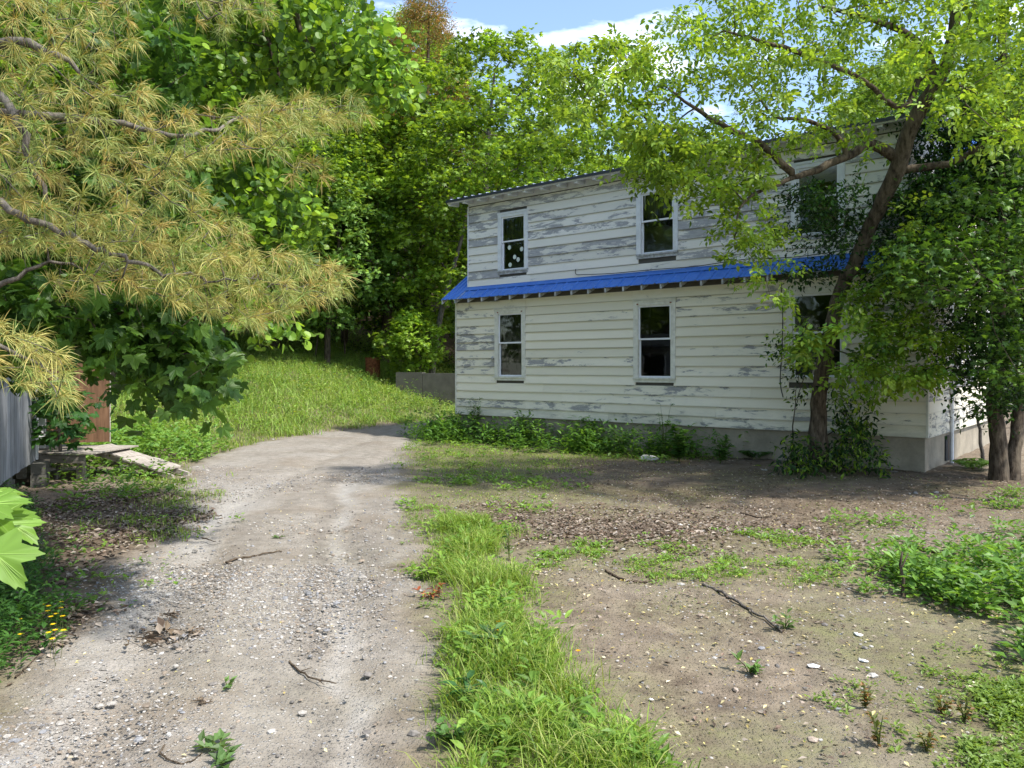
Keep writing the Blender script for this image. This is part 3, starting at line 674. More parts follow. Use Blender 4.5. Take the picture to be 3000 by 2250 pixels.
# upper metal roof
DYO = -.27; ux0, ux1 = DI-.42, HL-DI+.42
mb = rib_roof(ux0, ux1, DYO, dz(DYO)+.10, HD/2-.05, dz(HD/2)+.10, .24, .022, .004); uroof = mb.build('dormer_roof', M['steelroof'], house)
mb = MB(); mb.box(ux0-.004, ux1+.004, DYO-.03, DYO-.006, dz(DYO)+.035, dz(DYO)+.094)
mb.hexa([(ux0-.02, DYO-.01, dz(DYO)+.045), (ux0-.002, DYO-.01, dz(DYO)+.045), (ux0-.002, 3.6, dz(3.6)+.045), (ux0-.02, 3.6, dz(3.6)+.045), (ux0-.02, DYO-.01, dz(DYO)+.098), (ux0-.002, DYO-.01, dz(DYO)+.098), (ux0-.002, 3.6, dz(3.6)+.098), (ux0-.02, 3.6, dz(3.6)+.098)])
mb.build('drip_edge', M['darkedge'], uroof)
mb = MB(); mb.hexa([(ux0, DYO+.014, dz(DYO)+.06), (ux1, DYO+.014, dz(DYO)+.06), (ux1, 3.6, dz(3.6)+.06), (ux0, 3.6, dz(3.6)+.06), (ux0, DYO+.014, dz(DYO)+.092), (ux1, DYO+.014, dz(DYO)+.092), (ux1, 3.6, dz(3.6)+.092), (ux0, 3.6, dz(3.6)+.092)])
mb.box(DI, HL-DI, DY-.033, DY-.003, ZD1+.022, dz(DY)+.05)
mb.box(ux0, ux1, DYO+.016, DYO+.05, dz(DYO)+.01, dz(DYO)+.058)
mb.build('soffit', M['trim'], uroof)
x = ux0+.06
while x < ux1:
    mb = MB(); w = .045; y0, y1 = DYO+.052, DY-.035
    mb.hexa([(x-w, y0, dz(y0)-.04), (x+w, y0, dz(y0)-.04), (x+w, y1, dz(y1)-.07), (x-w, y1, dz(y1)-.07), (x-w, y0, dz(y0)+.055), (x+w, y0, dz(y0)+.055), (x+w, y1, dz(y1)+.055), (x-w, y1, dz(y1)+.055)])
    mb.build('rafter_tail', M['trim'], uroof); x += .485
# windows (built facing -y; gable ones turned)
def window(op, yp, style, dots=False, turn=None, curt=(1, 0)):
    x0, x1, z0, z1 = op; a = [MB() for _ in range(4)]
    if turn is None:
        def T(o): return o
    mats = (M['casing'] if style == 'low' else M['trim'])
    f = .065; p = yp-.042
    mb = a[0]
    mb.box(x0-.045, x0+f, p, yp+.10, z0-.0, z1); mb.box(x1-f, x1+.045, p, yp+.10, z0-.0, z1); mb.box(x0-.055, x1+.055, p-.006, yp+.10, z1, z1+.045 if style == 'low' else z1+.05)
    mb.box(x0+f, x1-f, p+.004, yp+.10, z1-f, z1-.002)
    if style == 'low': mb.box(x0-.065, x1+.065, p-.024, yp+.0, z1+.046, z1+.062)
    w = mb.build('window', mats, house)
    mb = MB(); mb.box(x0-.045, x1+.045, p-.02, yp+.10, z0-.035, z0-.001); mb.box(x0-.04, x1+.04, p+.004, yp-.003, z0-.10, z0-.036); sill = mb.build('sill', M['sill'] if style != 'low' else M['casing'], w)
    zm = (z0+z1)/2+.02; e = .036
    for (c, d, yy) in ((zm-.02, z1-f, yp-.012), (z0, zm+.02, yp+.022)):
        mb = MB(); g = yy
        mb.box(x0+f+.002, x0+f+e, g, g+.03, c, d); mb.box(x1-f-e, x1-f-.002, g, g+.03, c, d); mb.box(x0+f+e, x1-f-e, g+.002, g+.028, c, c+e); mb.box(x0+f+e, x1-f-e, g+.002, g+.028, d-e, d)
        mb.build('sash', M['sash'], w)
        mb = MB(); mb.add([(x0+f+e, g+.015, c+e), (x1-f-e, g+.015, c+e), (x1-f-e, g+.015, d-e), (x0+f+e, g+.015, d-e)], [[0, 1, 2, 3]]); mb.build('pane', M['glass'], w)
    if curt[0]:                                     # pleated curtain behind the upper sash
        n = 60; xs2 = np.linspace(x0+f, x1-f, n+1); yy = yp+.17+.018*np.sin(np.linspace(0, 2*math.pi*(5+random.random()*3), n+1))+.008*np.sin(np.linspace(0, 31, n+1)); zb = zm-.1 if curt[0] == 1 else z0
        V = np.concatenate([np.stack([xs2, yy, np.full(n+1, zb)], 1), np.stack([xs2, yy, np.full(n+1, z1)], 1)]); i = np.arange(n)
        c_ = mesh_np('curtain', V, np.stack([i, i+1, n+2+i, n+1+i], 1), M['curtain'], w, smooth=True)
    if dots:
        cz = []
        for (u_, v_) in ((648, 770), (745, 790), (690, 838), (717, 858), (653, 888), (764, 877)):
            cx_ = x0+f+e+(u_-606)/164*(x1-x0-2*f-2*e); cz_ = zm-.0-(v_-728)/188*(zm-z0-.03); k = 18
            aa = np.arange(k)*2*math.pi/k; yy_ = yp+.022+.0115+.0008*len(cz); cz.append(1)
            ra = .056 if u_ < 760 else .045; mb = MB()
            V = [(min(cx_+ra*.92*math.cos(q), x1-f-e-.001), yy_, cz_+ra*math.sin(q)) for q in aa]+[(cx_, yy_, cz_)]
            mb.add(V, [[k, j, (j+1) % k] for j in range(k)]); mb.build('round_sticker', M['dots'], w)
    return w
w_ = window(W1, 0, 'low', curt=(2, 0)); 
mb = MB(); mb.hexa([(1.62, .10, 1.95), (1.86, .10, 2.20), (1.90, .10, 2.14), (1.66, .10, 1.9), (1.62, .13, 1.95), (1.86, .13, 2.2), (1.9, .13, 2.14), (1.66, .13, 1.9)]); mb.build('pale_slat', M['paper'], w_)
window(W2, 0, 'low', curt=(0, 0)); window(W3, 0, 'low', curt=(0, 0))
window(U1, DY, 'up', dots=True, curt=(1, 0)); window(U2, DY, 'up', curt=(1, 0)); window(U3, DY, 'up', curt=(0, 0))
for g_ in (GW1, GW2, GW3):                          # gable windows, same parts turned 90 degrees
    before = set(bpy.data.objects); w_ = window((g_[0], g_[1], g_[2], g_[3]), 0, 'up', curt=(0, 0))
    w_.rotation_euler = (0, 0, R(90)); w_.location = (HL, 0, 0)
# rust marks over the lower windows are tiny bolts
for op in (W1, W2):
    for xx in (op[0]+.06, op[1]-.06): mb = MB(); mb.box(xx-.02, xx+.02, -.052, -.043, op[3]-.045, op[3]-.02); mb.build('rusty_bracket', M['rust'], house)
# black cable on the upper wall and over the skirt roof
mb = MB(); P = [(3.62, DY-.045, 3.98), (3.61, DY-.05, 3.90), (3.66, DY-.06, 3.85), (3.8, DY-.07, 3.835), (4.6, DY-.09, 3.80), (5.6, DY-.10, 3.80), (6.6, DY-.10, 3.79), (7.6, DY-.09, 3.84), (8.6, DY-.08, 3.80), (9.8, DY-.07, 3.86)]
sk = Skel(); sk.line(P, None, -1, 5); mb.tube(np.array(sk.p), .008, 6); mb.build('cable', M['black'], house, True)
mb = MB(); sk = Skel(); sk.line([(8.36, -.05, 3.3), (8.40, -.07, 2.7), (8.38, -.05, 2.1), (8.35, -.06, 1.5), (8.40, -.05, 1.2)], None, -1, 5); mb.tube(np.array(sk.p), .009, 6); mb.build('cable', M['black'], house, True)
mb = MB(); mb.tube([(1.235, -.045, 2.02), (1.235, -.075, 1.98), (1.235, -.06, 1.93)], [.02, .03, .018], 7); mb.build('wasp_nest', M['sill'], house)

# ================================================================= SHED, DECK, RAMP (left)
SA = math.atan2(1.8, -.8)                            # shed local x runs away from the camera along the wall
shed = empty('shed', (-6.42, 10.0, 0), SA, 'weathered grey board shed raised on blocks at the left edge', 'shed')
mb = MB(); r_ = random.Random(4)
def planks(x0, x1, y0, z0, z1, wd):
    m = MB(); x = x0
    while x < x1-.02:
        e = min(x+wd*r_.uniform(.9, 1.1), x1); m.box(x+.003, e-.003, y0-.022+r_.uniform(-.003, .003), y0, z0+r_.uniform(-.01, .01), z1, (r_.uniform(.38, .6),)*3); x = e
    return m
ZS = .34
planks(-2.6, 2.2, -.0, ZS, 2.42, .26).build('front_wall', M['greywood'], shed)
planks(3.12, 4.6, -.0, ZS, 2.42, .26).build('front_wall', M['greywood'], shed)
mb = MB(); mb.box(2.2, 3.12, -.02, 0, 2.22, 2.42); mb.box(-2.6, 4.6, 2.8, 2.85, ZS, 2.9); mb.box(-2.6, -2.55, .01, 2.79, ZS, 2.5); mb.box(4.55, 4.6, .01, 2.79, ZS, 2.5); mb.box(-2.59, 4.59, .005, 2.79, ZS, ZS+.08); mb.build('side_wall', M['greywood'], shed)
mb = MB(); mb.hexa([(-2.9, -.4, 2.44), (4.9, -.4, 2.44), (4.9, 3.1, 3.0), (-2.9, 3.1, 3.0), (-2.9, -.4, 2.50), (4.9, -.4, 2.50), (4.9, 3.1, 3.06), (-2.9, 3.1, 3.06)]); mb.build('roof', M['darkedge'], shed)
mb = MB(); mb.box(2.2, 2.28, -.05, .06, ZS, 2.21); mb.box(3.04, 3.12, -.05, .06, ZS, 2.21); mb.build('door_frame', M['sash'], shed)
# open door leaf, hinged on the far jamb, standing out at right angles
mb = MB(); mb.box(3.14, 3.18, -.98, -.06, .50, 2.18); dr = mb.build('door', M['redwood'], shed)
mb = MB(); mb.box(3.135, 3.185, -.995, -.981, .49, 2.19, (.75,)*3); mb.build('door_edge', M['deck'], dr)
for k, (bx_, by_) in enumerate(((1.9, -.12), (.2, .1), (4.2, .1))):
    mb = MB(); mb.box(bx_-.2, bx_+.2, by_-.1, by_+.1, -.02, .16); mb.box(bx_-.18, bx_+.19, by_-.09, by_+.1, .165, .33); mb.build('support_block', M['concrete2'], shed)
deck = empty('plank_deck', at(215, 1077, 12.7)*np.array([1, 1, 0]), R(-6), 'low deck of worn grey planks in front of the shed doorway', 'deck')
mb = MB(); r_ = random.Random(9); x = -.72
while x < .58:
    w = r_.uniform(.19, .24); mb.box(x+.006, x+w-.006, -.62+r_.uniform(-.02, .02), .62, .41+r_.uniform(0, .012), .44, (r_.uniform(.4, .62),)*3); x += w
mb.build('planks', M['deck'], deck)
mb = MB(); mb.box(-.72, .6, -.60, -.56, .28, .405, (.33,)*3); mb.build('beam', M['deck'], deck); mb = MB(); mb.box(-.72, .6, .56, .6, .28, .405, (.33,)*3); mb.build('beam', M['deck'], deck)
for q_ in ((-.6, -.5, -.5, -.4), (.4, .5, -.5, -.4), (.4, .5, .45, .55)): mb = MB(); mb.box(*q_, -.02, .28); mb.build('post', M['deck'], deck)
ramp_o = empty('plank_ramp', at(392, 1077, 12.75)*np.array([1, 1, 0]), R(-14), 'sagging ramp of loose grey planks leading down to the driveway', 'ramp')
mb = MB(); x = -.66
while x < .68:
    w = r_.uniform(.15, .19); z_ = .45-(x+.66)/1.34*.33; s_ = .33/1.34; y0_, y1_ = -.24+r_.uniform(-.03, .03), .28+r_.uniform(-.03, .03); c_ = (r_.uniform(.45, .7),)*3; g = .012; q = r_.uniform(-.012, .012)
    mb.hexa([(x, y0_, z_+q), (x+w-g, y0_, z_-s_*w+q), (x+w-g, y1_, z_-s_*w), (x, y1_, z_), (x, y0_, z_+.026+q), (x+w-g, y0_, z_-s_*w+.026+q), (x+w-g, y1_, z_-s_*w+.026), (x, y1_, z_+.026)], None, c_); x += w
mb.build('planks', M['deck'], ramp_o)
for yy in (-.18, .20):
    mb = MB(); mb.hexa([(-.68, yy, .35), (.86, yy, -.02), (.86, yy+.05, -.02), (-.68, yy+.05, .35), (-.68, yy, .45), (.86, yy, .05), (.86, yy+.05, .05), (-.68, yy+.05, .45)], None, (.6,)*3); mb.build('stringer', M['deck'], ramp_o)
for k, (u_, v_, Y_, lab) in enumerate(((60, 1400, 12.2, 'rounded grey concrete block lying under the shed corner'), (115, 1385, 12.0, 'tilted concrete block under the corner of the shed'))):
    b0 = empty('concrete_block', (at(u_, 1077, Y_)[0], Y_-1.0, 0), R(20+k*35), lab, 'block'); mb = MB(); mb.box(-.2, .2, -.1, .1, .0, .12+.05*k); mb.build('block_body', M['concrete2'], b0)

# ================================================================= BARREL, CONCRETE WALL
def bp(u, v, Y): p = at(u, v, Y); return p
bx = at(1092, 1100, 30.5); bz = gz1(bx[0], bx[1])
bar = empty('oil_drum', (bx[0], bx[1], bz-.12), 0, 'rusty brown steel drum standing at the edge of the meadow', 'drum')
mb = MB(); P = []; rr = []
for z_, r0_ in ((0, .27), (.005, .285), (.27, .285), (.285, .295), (.30, .285), (.57, .285), (.585, .295), (.6, .285), (.855, .285), (.86, .295), (.88, .295)): P.append((0, 0, z_)); rr.append(r0_)
mb.tube(P, rr, 24); mb.build('drum_body', M['rust'], bar, False)
mb = MB(); mb.tube([(0, 0, .86), (0, 0, .875)], [.29, .302], 24); mb.build('rim', M['rust'], bar)
w0 = at(1165, 1077, 29.0); w1 = at(1352, 1077, 28.2); dv = w1-w0; 
cw = empty('concrete_wall', (w0[0], w0[1], 0), math.atan2(dv[1], dv[0]), 'low mossy concrete retaining wall behind the left corner of the house', 'wall')
Lw = float(np.linalg.norm(dv[:2])); zt = HC-(1093-1077)/F*29
mb = MB(); mb.box(0, Lw*.42-.01, -.15, .15, -.3, zt+.03); mb.box(Lw*.42+.01, Lw+2, -.15, .15, -.3, zt); mb.build('wall_slab', M['concrete2'], cw)

# ================================================================= TREES
def bg_tree(name, label, base, height, crown_r, crown_z0, cols, n_cl=150, leaf=.20, tmpl=T_STAR, seed=0, sub_=9, nl=11, lean=(0, 0), trunk_r=.2, cat='tree', group='woodland trees behind the house and meadow', flat_=.40, droop=.34, shape=1.0, barkm='bark', crad=(.75, 1.25), back=False):
    global rng
    rng = np.random.default_rng(100+seed)
    root = empty(name, base, 0, label, cat, group)
    sk = Skel(); top = np.array([lean[0], lean[1], height*.93])
    pts = [np.array([0, 0, -.4]), np.array([.0, 0, height*.12]), np.array([lean[0]*.3+rng.normal(0, .15), lean[1]*.3, height*.35]), np.array([lean[0]*.6+rng.normal(0, .2), lean[1]*.6, height*.6]), top]
    sk.line(pts, [trunk_r*1.25, trunk_r, trunk_r*.8, trunk_r*.5, trunk_r*.12], -1, 5)
    C = []; tries = 0
    zc = (crown_z0+height)/2; hz = (height-crown_z0)/2
    while len(C) < n_cl and tries < n_cl*40:
        tries += 1
        z = rng.uniform(-1, 1); a = rng.uniform(0, 2*math.pi)
        rmax = crown_r*math.sqrt(max(0, 1-abs(z)**2.2))*(1-.28*max(z, 0)*shape)*(.8+.35*vnoise(a*1.1+seed, z*2+seed, 3))
        rad = rmax*math.sqrt(rng.uniform(.18, 1))
        p = np.array([lean[0]*(.5+z*.4)+rad*math.cos(a), lean[1]*.6+rad*math.sin(a), zc+hz*z])
        if any(np.sum((p-q)**2) < (.86*crad[0])**2*1.6 for q in C): continue
        C.append(p)
    C = np.array(C); sk.grow(C, .14, .8, 5)
    sk.mesh('trunk', M[barkm], root, .010, 2.3, 7)
    rc = rng.uniform(*crad, len(C))
    part = spray_leaves(C, rc, sub_, nl, leaf, tmpl, cols, flat_, droop, upw=1.15, clumpjit=.2, outc=np.array([lean[0]*.5, 0, crown_z0+hz*.4]))
    finish_crown('crown', [part], M['leaf'], root, (0, 0, 0))
    return root
def place(src, loc, rz, s, label, group=None, sz=None):
    o = copy_tree(src); o.location = tuple(float(q) for q in loc); o.rotation_euler = (0, 0, rz); o.scale = (s, s, sz or s); o['label'] = label
    if group: o['group'] = group
    return o
def onground(u, Y, dz_=-.1): X = (u-1500)/F*Y; return (X, Y, gz1(X, Y)+dz_)
GW = 'woodland trees behind the house and meadow'
# centre maple, the big one behind the house
t_mid = bg_tree('maple_tree', 'large full maple rising behind the left end of the house roof', onground(1450, 33.5), 14.9, 6.2, 2.6, GREEN['maple'], 330, .235, seed=1, trunk_r=.27, barkm='bark_grey')
t_pale = bg_tree('maple_tree', 'pale green young maple left of the big maple, over the meadow edge', onground(960, 31), 8.2, 3.2, 2.2, GREEN['pale'], 120, .20, seed=2, trunk_r=.12)
t_dk = bg_tree('maple_tree', 'dark shaded maple with low branches beside the rusty drum', onground(1130, 35), 11.5, 4.2, 3.0, GREEN['maple']+GREEN['dark'][:1], 190, .22, seed=3, trunk_r=.22)
t_big = bg_tree('oak_tree', 'tall broad tree on the wooded slope at the far left', onground(250, 34), 17, 6.0, 3.0, GREEN['maple'], 260, .24, seed=4, trunk_r=.3)
sl = bg_tree('slender_tree', 'thin pale leaning trunk at the wood edge, close to the house corner', onground(1268, 30.5), 11, 2.2, 6.0, GREEN['maple'], 60, .18, seed=5, lean=(1.6, .3), trunk_r=.13, barkm='bark_grey')
spots = [  # photo u, distance, source, scale, turn, label
 (60, 27, t_mid, .85, 1.0, 'dense maple behind the shed at the left edge'), (420, 30, t_big, .85, 2.0, 'broad tree above the left part of the meadow'), (640, 27, t_dk, 1.0, .7, 'bushy maple above the middle of the meadow edge'),
 (800, 33, t_big, 1.0, 3.1, 'tall tree behind the pale young maple'), (560, 41, t_mid, 1.25, 4., 'tall maple high on the slope, second row left'), (1020, 50, t_big, .85, 5.1, 'tall tree on the slope left of the big maple'),
 (1560, 43, t_mid, .80, 2.2, 'round topped maple on the slope right of the big maple'), (1800, 40, t_dk, .95, 1.1, 'darker maple on the slope above the roof middle'),
 (2050, 44, t_big, .68, 3.6, 'tree on the slope behind the right half of the roof'), (2350, 38, t_mid, .8, 5.2, 'maple far behind the leaning box elder'), (2650, 40, t_big, .95, .3, 'tall tree behind the right end of the house'),
 (2950, 36, t_mid, 1.0, 3.0, 'maple behind the hemlock at the right edge'), (180, 46, t_big, 1.2, 1.7, 'tall tree at the top of the slope, far left'), (-250, 22, t_dk, 1.2, 2.5, 'maple standing left of the shed'),
 (330, 22, t_pale, 1.0, 4.3, 'light green small tree near the shed'), (3300, 34, t_big, 1.0, 2.8, 'tall tree beyond the right edge')]
for u, Y, src, s, rz, lab in spots: place(src, onground(u, Y), rz, s, lab, GW)
for x_, y_, src, s, rz, lab in ((-15, 15, t_big, .8, 1, 'broad tree beyond the left edge behind the shed'), (-17, 8, t_mid, .85, 2, 'full maple left of the shed, out past the edge'), (-15, 1, t_big, .9, 3, 'tree to the left of the viewpoint'), (-21, 19, t_mid, .9, 4, 'maple on the far left beyond the shed'), (-23, 5, t_big, 1, 5, 'tall tree on the far left side of the lot'), (-13, -7, t_mid, .9, .5, 'maple behind the viewpoint on the left')):
    place(src, (x_, y_, gz1(x_, y_)-.1), rz, s, lab, GW)
# trees on the ridge (fill the wood)
k = 0
for Y, us in ((52, (-300, 120, 480, 860, 1180, 1500, 2250, 2700)), (66, (-100, 330, 700, 1020, 1420, 1850, 2450, 2950)), (84, (0, 400, 800, 1180, 1600, 2100, 2600))):
    for u in us:
        sc_ = (.60 if 1300 < u < 2300 else 1.05)
        place([t_mid, t_big, t_dk][k % 3], onground(u+rng.uniform(-40, 40), Y), k*1.3, sc_*rng.uniform(.9, 1.1), 'ridge tree in the far rows of the wood, lost among its like', 'ridge trees high in the wood'); k += 1
# small understory trees at the wood edge
small = bg_tree('sapling_tree', 'small dark maple sapling in front of the wood, left of the drum', onground(925, 31.5), 3.4, 1.25, 1.7, GREEN['maple']+GREEN['dark'], 26, .19, seed=7, sub_=8, nl=8, trunk_r=.035, group='saplings at the wood edge', crad=(.45, .7))
for u, Y, s, rz, lab in ((760, 33, 1.1, 1., 'small sapling under the pine branches at the wood edge'), (1010, 34, 1.15, 2., 'small sapling between the pale maple and the drum'), (840, 36, 1.3, 3., 'sapling deep in the shade behind the meadow'), (560, 31, 1.2, 4, 'sapling left of the meadow crest'), (1120, 36, .9, 5, 'low sapling right behind the drum')):
    place(small, onground(u, Y), rz, s, lab, 'saplings at the wood edge')
# bright shrub in front of the concrete wall
shr = bg_tree('shrub', 'bright green leafy shrub over the concrete wall beside the drum', onground(1205, 29.9, .1), 2.75, 1.05, .9, [(.22, .36, .04), (.28, .42, .05), (.16, .28, .035)], 36, .19, seed=8, sub_=9, nl=8, trunk_r=.03, cat='shrub', group='shrubs', crad=(.35, .5))
# dead bare understory poles in the dark wood
rng = np.random.default_rng(77); sk0 = None
pole = None
for i in range(46):
    u = rng.uniform(620, 1420); Y = rng.uniform(38, 60); x_, y_, z_ = onground(u, Y)
    if pole is None:
        pole = empty('dead_tree', (x_, y_, z_), 0, 'thin bare trunk in the dark of the wood, one of many alike', 'tree', 'bare trunks inside the wood')
        s_ = Skel(); s_.line([(0, 0, -.3), (.05, 0, 2), (-.05, .1, 5), (.1, 0, 9.5)], [.12, .1, .08, .04]); tg = np.array([(rng.uniform(-1, 1), rng.uniform(-1, 1), rng.uniform(2, 8)) for _ in range(16)]); s_.grow(tg, .1, .2, 4); s_.mesh('trunk', M['bark_grey'], pole, .01)
    else:
        o = place(pole, (x_, y_, z_), rng.uniform(0, 6), rng.uniform(.6, 1.5), pole['label'])
# brownish pine on the slope behind (needle tree)
def needle_tree(name, label, base, h, r, cols, seed, n=120):
    global rng
    rng = np.random.default_rng(seed); root = empty(name, base, 0, label, 'pine tree', None)
    sk = Skel(); sk.line([(0, 0, -.3), (0, 0, h*.4), (.1, 0, h)], [.22, .17, .03], -1, 8)
    C = []
    for i in range(n):
        z = h*(.35+.64*rng.random()); rr = r*(1-(z/h-.35)/.68)*rng.uniform(.4, 1)+.25; a = rng.uniform(0, 6.3); C.append((rr*math.cos(a), rr*math.sin(a), z+.15*rr))
    C = np.array(C); sk.grow(C, .05, .1, 8); sk.mesh('trunk', M['bark'], root, .010)
    part = spray_leaves(C, rng.uniform(.5, .85, n), 10, 12, .20, (np.array([(0, 0, 0), (.5, .07, .03), (1, 0, -.06), (.5, -.07, .03), (.5, 0, .09), (.5, 0, -.05)]), np.array([(0, 1, 2), (0, 2, 3), (0, 4, 2), (0, 2, 5)])), cols, .7, .15, upw=.3)
    finish_crown('crown', [part], M['needle'], root, (0, 0, 0)); return root
BR = [(.40, .25, .07), (.28, .24, .07), (.18, .23, .05), (.46, .28, .09)]
np1 = needle_tree('pine_tree', 'yellow brown pine whose top shows above the woodland at top centre left', onground(1250, 36.5), 17.6, 4.4, BR, 31, 210)
o = place(np1, onground(1125, 38), 1.0, .90, 'orange tinted pine just left of the yellow brown pine'); 
o = place(np1, onground(1010, 38), 2.0, .80, 'brownish pine behind the round leaved branches')

# ---------------- near trees built from their own limbs
def near_tree(name, label, cat, origin, lines, targets, grow=(.12, .5, 3), barkm='bark', r0=.004, e=2.3, sides=9):
    root = empty(name, origin, 0, label, cat)
    sk = Skel(); ids = []
    for (pts, rads, st) in lines:
        if st is None: a = -1
        else:
            P = np.array(sk.p); a = int(np.argmin(np.linalg.norm(P-np.asarray(pts[0]), axis=1)))
        ids.append(sk.line(pts, rads, a, 4, .01))
    if len(targets): sk.grow(targets, *grow[:2], 0, grow[2])
    rel(sk, origin); sk.mesh('trunk', M[barkm], root, r0, e, sides); return root
# BOX ELDER: leaning trunk in front of the house
rng = np.random.default_rng(41); random.seed(41)
A = lambda *t: [at(*q) for q in t]
org = at(2400, 1310, 13.1); org[2] = 0
elder_lines = [
 (A((2402, 1385, 13.1), (2396, 1230, 13.1), (2402, 1130, 13.05), (2446, 920, 12.9), (2471, 830, 12.8), (2507, 765, 12.65), (2554, 652, 12.4), (2627, 497, 12.0), (2669, 370, 11.8), (2759, 217, 11.5), (2800, 60, 11.2), (2825, -150, 11), (2850, -420, 10.8)),
  [.20, .135, .12, .112, .11, .11, .11, .125, .115, .10, .075, .05, .03], None),
 (A((2633, 470, 12.0), (2560, 425, 11.9), (2470, 460, 11.8), (2380, 505, 11.6), (2300, 530, 11.4), (2180, 590, 11.1), (2150, 700, 10.9)), [.095, .08, .065, .052, .035, .018, .008], 1),
 (A((2330, 522, 11.5), (2240, 430, 11.3), (2150, 385, 11.1), (2060, 335, 10.9), (1960, 260, 10.7)), [.06, .05, .042, .03, .012], 1),
 (A((2480, 455, 11.8), (2450, 390, 11.6), (2350, 350, 11.4), (2270, 340, 11.2), (2200, 250, 11.)), [.05, .035, .03, .02, .01], 1),
 (A((2740, 250, 11.6), (2700, 130, 11.4), (2560, 60, 11.2), (2400, 20, 11.)), [.08, .06, .04, .02], 1),
 (A((2627, 497, 12.0), (2780, 480, 11.8), (2870, 430, 11.5), (2950, 370, 11.2)), [.07, .055, .04, .02], 1),
 (A((2700, 210, 11.6), (2640, 320, 11.4), (2520, 230, 11.0), (2300, 140, 10.6), (2120, 90, 10.2)), [.05, .04, .035, .03, .012], 1)]
tA = px_targets([(1880, 60), (2000, 20), (2100, -120), (3100, -200), (3100, 420), (2700, 330), (2600, 420), (2450, 400), (2300, 400), (2150, 430), (1960, 430), (1850, 330), (1830, 180)], (9.5, 12.8), 235, .40)
tB = px_targets([(1590, 160), (1700, 100), (1850, 130), (1900, 340), (2000, 520), (1900, 560), (1850, 440), (1700, 340), (1640, 260)], (10.3, 12), 40, .36)
tC = np.concatenate([px_targets([(1880, 380), (2250, 440), (2200, 560), (2000, 560), (1900, 540)], (10.6, 11.9), 30, .34), px_targets([(2080, 540), (2300, 540), (2280, 720), (2130, 720)], (10.8, 11.6), 7, .3)])
tD = px_targets([(2080, 640), (2300, 640), (2320, 880), (2240, 930), (2190, 800), (2100, 700)], (10.8, 11.8), 13, .3)
tE = px_targets([(2330, 960), (2500, 860), (2680, 900), (2760, 1000), (2740, 1110), (2600, 1160), (2480, 1110), (2380, 1060), (2330, 1000)], (11.2, 12.3), 40, .3)
tF = px_targets([(2580, 560), (2680, 540), (2780, 640), (2700, 780), (2560, 900), (2530, 800)], (11.3, 12.3), 24, .34)
tA2 = px_targets([(2600, -200), (3150, -250), (3150, 450), (2800, 400)], (8.5, 12.), 60, .45)
TR = np.array([(2402, 1385), (2396, 1230), (2402, 1130), (2446, 920), (2471, 830), (2507, 765), (2554, 652), (2627, 497), (2669, 370), (2759, 217)], float)
def clear_trunk(T, w=52, lo=13.6, win=True):
    if not len(T): return T
    u = 1500+T[:, 0]/T[:, 1]*F; v = 1077-(T[:, 2]-HC)/T[:, 1]*F; tu = np.interp(v, TR[::-1, 1], TR[::-1, 0]); bad = (abs(u-tu) < w) & (v > 190) & (T[:, 1] < lo)
    if win: bad |= (u > 2270) & (u < 2520) & (v > 470) & (v < 640) & (T[:, 1] < lo)
    return T[~bad]
tA, tB, tC, tD, tF, tA2 = [clear_trunk(q, 75) for q in (tA, tB, tC, tD, tF, tA2)]; tE = clear_trunk(tE, 30)
allT = np.concatenate([tA, tB, tC, tD, tE, tF, tA2])
elder = near_tree('box_elder_tree', 'leaning box elder in front of the house, branches sweeping over the roof', 'tree', org, elder_lines, allT, (.16, .3, 4))
def elder_leaves(C, rr, ns, nl, size, cols, seed):
    # compound leaves: groups of 3-5 leaflets
    global rng
    rng = np.random.default_rng(seed)
    S = len(C)*ns; D = norm(rvec(S)*np.array([1, 1, .45])+[0, 0, -.02]); L = np.repeat(rr, ns)*rng.uniform(.5, 1.15, S)
    t = np.tile(np.linspace(.3, 1, nl), S)+rng.normal(0, .05, S*nl); d = np.repeat(D, nl, 0)
    P = np.repeat(np.repeat(C, ns, 0), nl, 0)+d*(np.repeat(L, nl)*t)[:, None]; P[:, 2] -= .3*np.repeat(L, nl)*t*t; P += rng.normal(0, .035, P.shape)
    n = len(P); ld = norm(d*.6+rvec(n)*.8+[0, 0, -.25]); up = norm(rvec(n)*.55+[0, 0, .85])
    X, Y, Z = rot_frames(ld, up); s = size*rng.uniform(.65, 1.2, n); parts_ = []
    c0 = palette(n, cols)*(1+np.repeat(rng.normal(0, .13, len(C)), ns*nl))[:, None]
    for ox, oy, ax, ay, k in ((.9, 0, 1, 0, 1.), (.35, .1, .45, .9, .85), (.35, -.1, .45, -.9, .85), (0, .05, .3, .95, .7), (0, -.05, .3, -.95, .7)):
        Q = P+s[:, None]*(X*ox+Y*oy); dd = X*ax+Y*ay+Z*-.15
        keep = np.ones(n, bool) if k > .8 else rng.random(n) < .6
        V, Fc = inst(T_LEAFLET, Q[keep], dd[keep], Z[keep], (s*k)[keep]*1.05); parts_.append((V, Fc, expand(np.clip(c0[keep], .004, .9), len(T_LANCE[0]))))
    return parts_
pr = elder_leaves(np.concatenate([tA, tA2, tF]), rng.uniform(.35, .62, len(tA)+len(tA2)+len(tF)), 5, 5, .092, GREEN['elder'], 3)
pr += elder_leaves(np.concatenate([tB, tC]), rng.uniform(.3, .5, len(tB)+len(tC)), 6, 5, .10, GREEN['elder']+[(.32, .46, .08)], 4)
pr += elder_leaves(tD, rng.uniform(.25, .4, len(tD)), 4, 4, .095, GREEN['elder'], 5)
pr += elder_leaves(tE, rng.uniform(.28, .42, len(tE)), 6, 5, .115, GREEN['elder']+[(.20, .38, .07)], 6)
finish_crown('crown', pr, M['leaf'], elder, org)
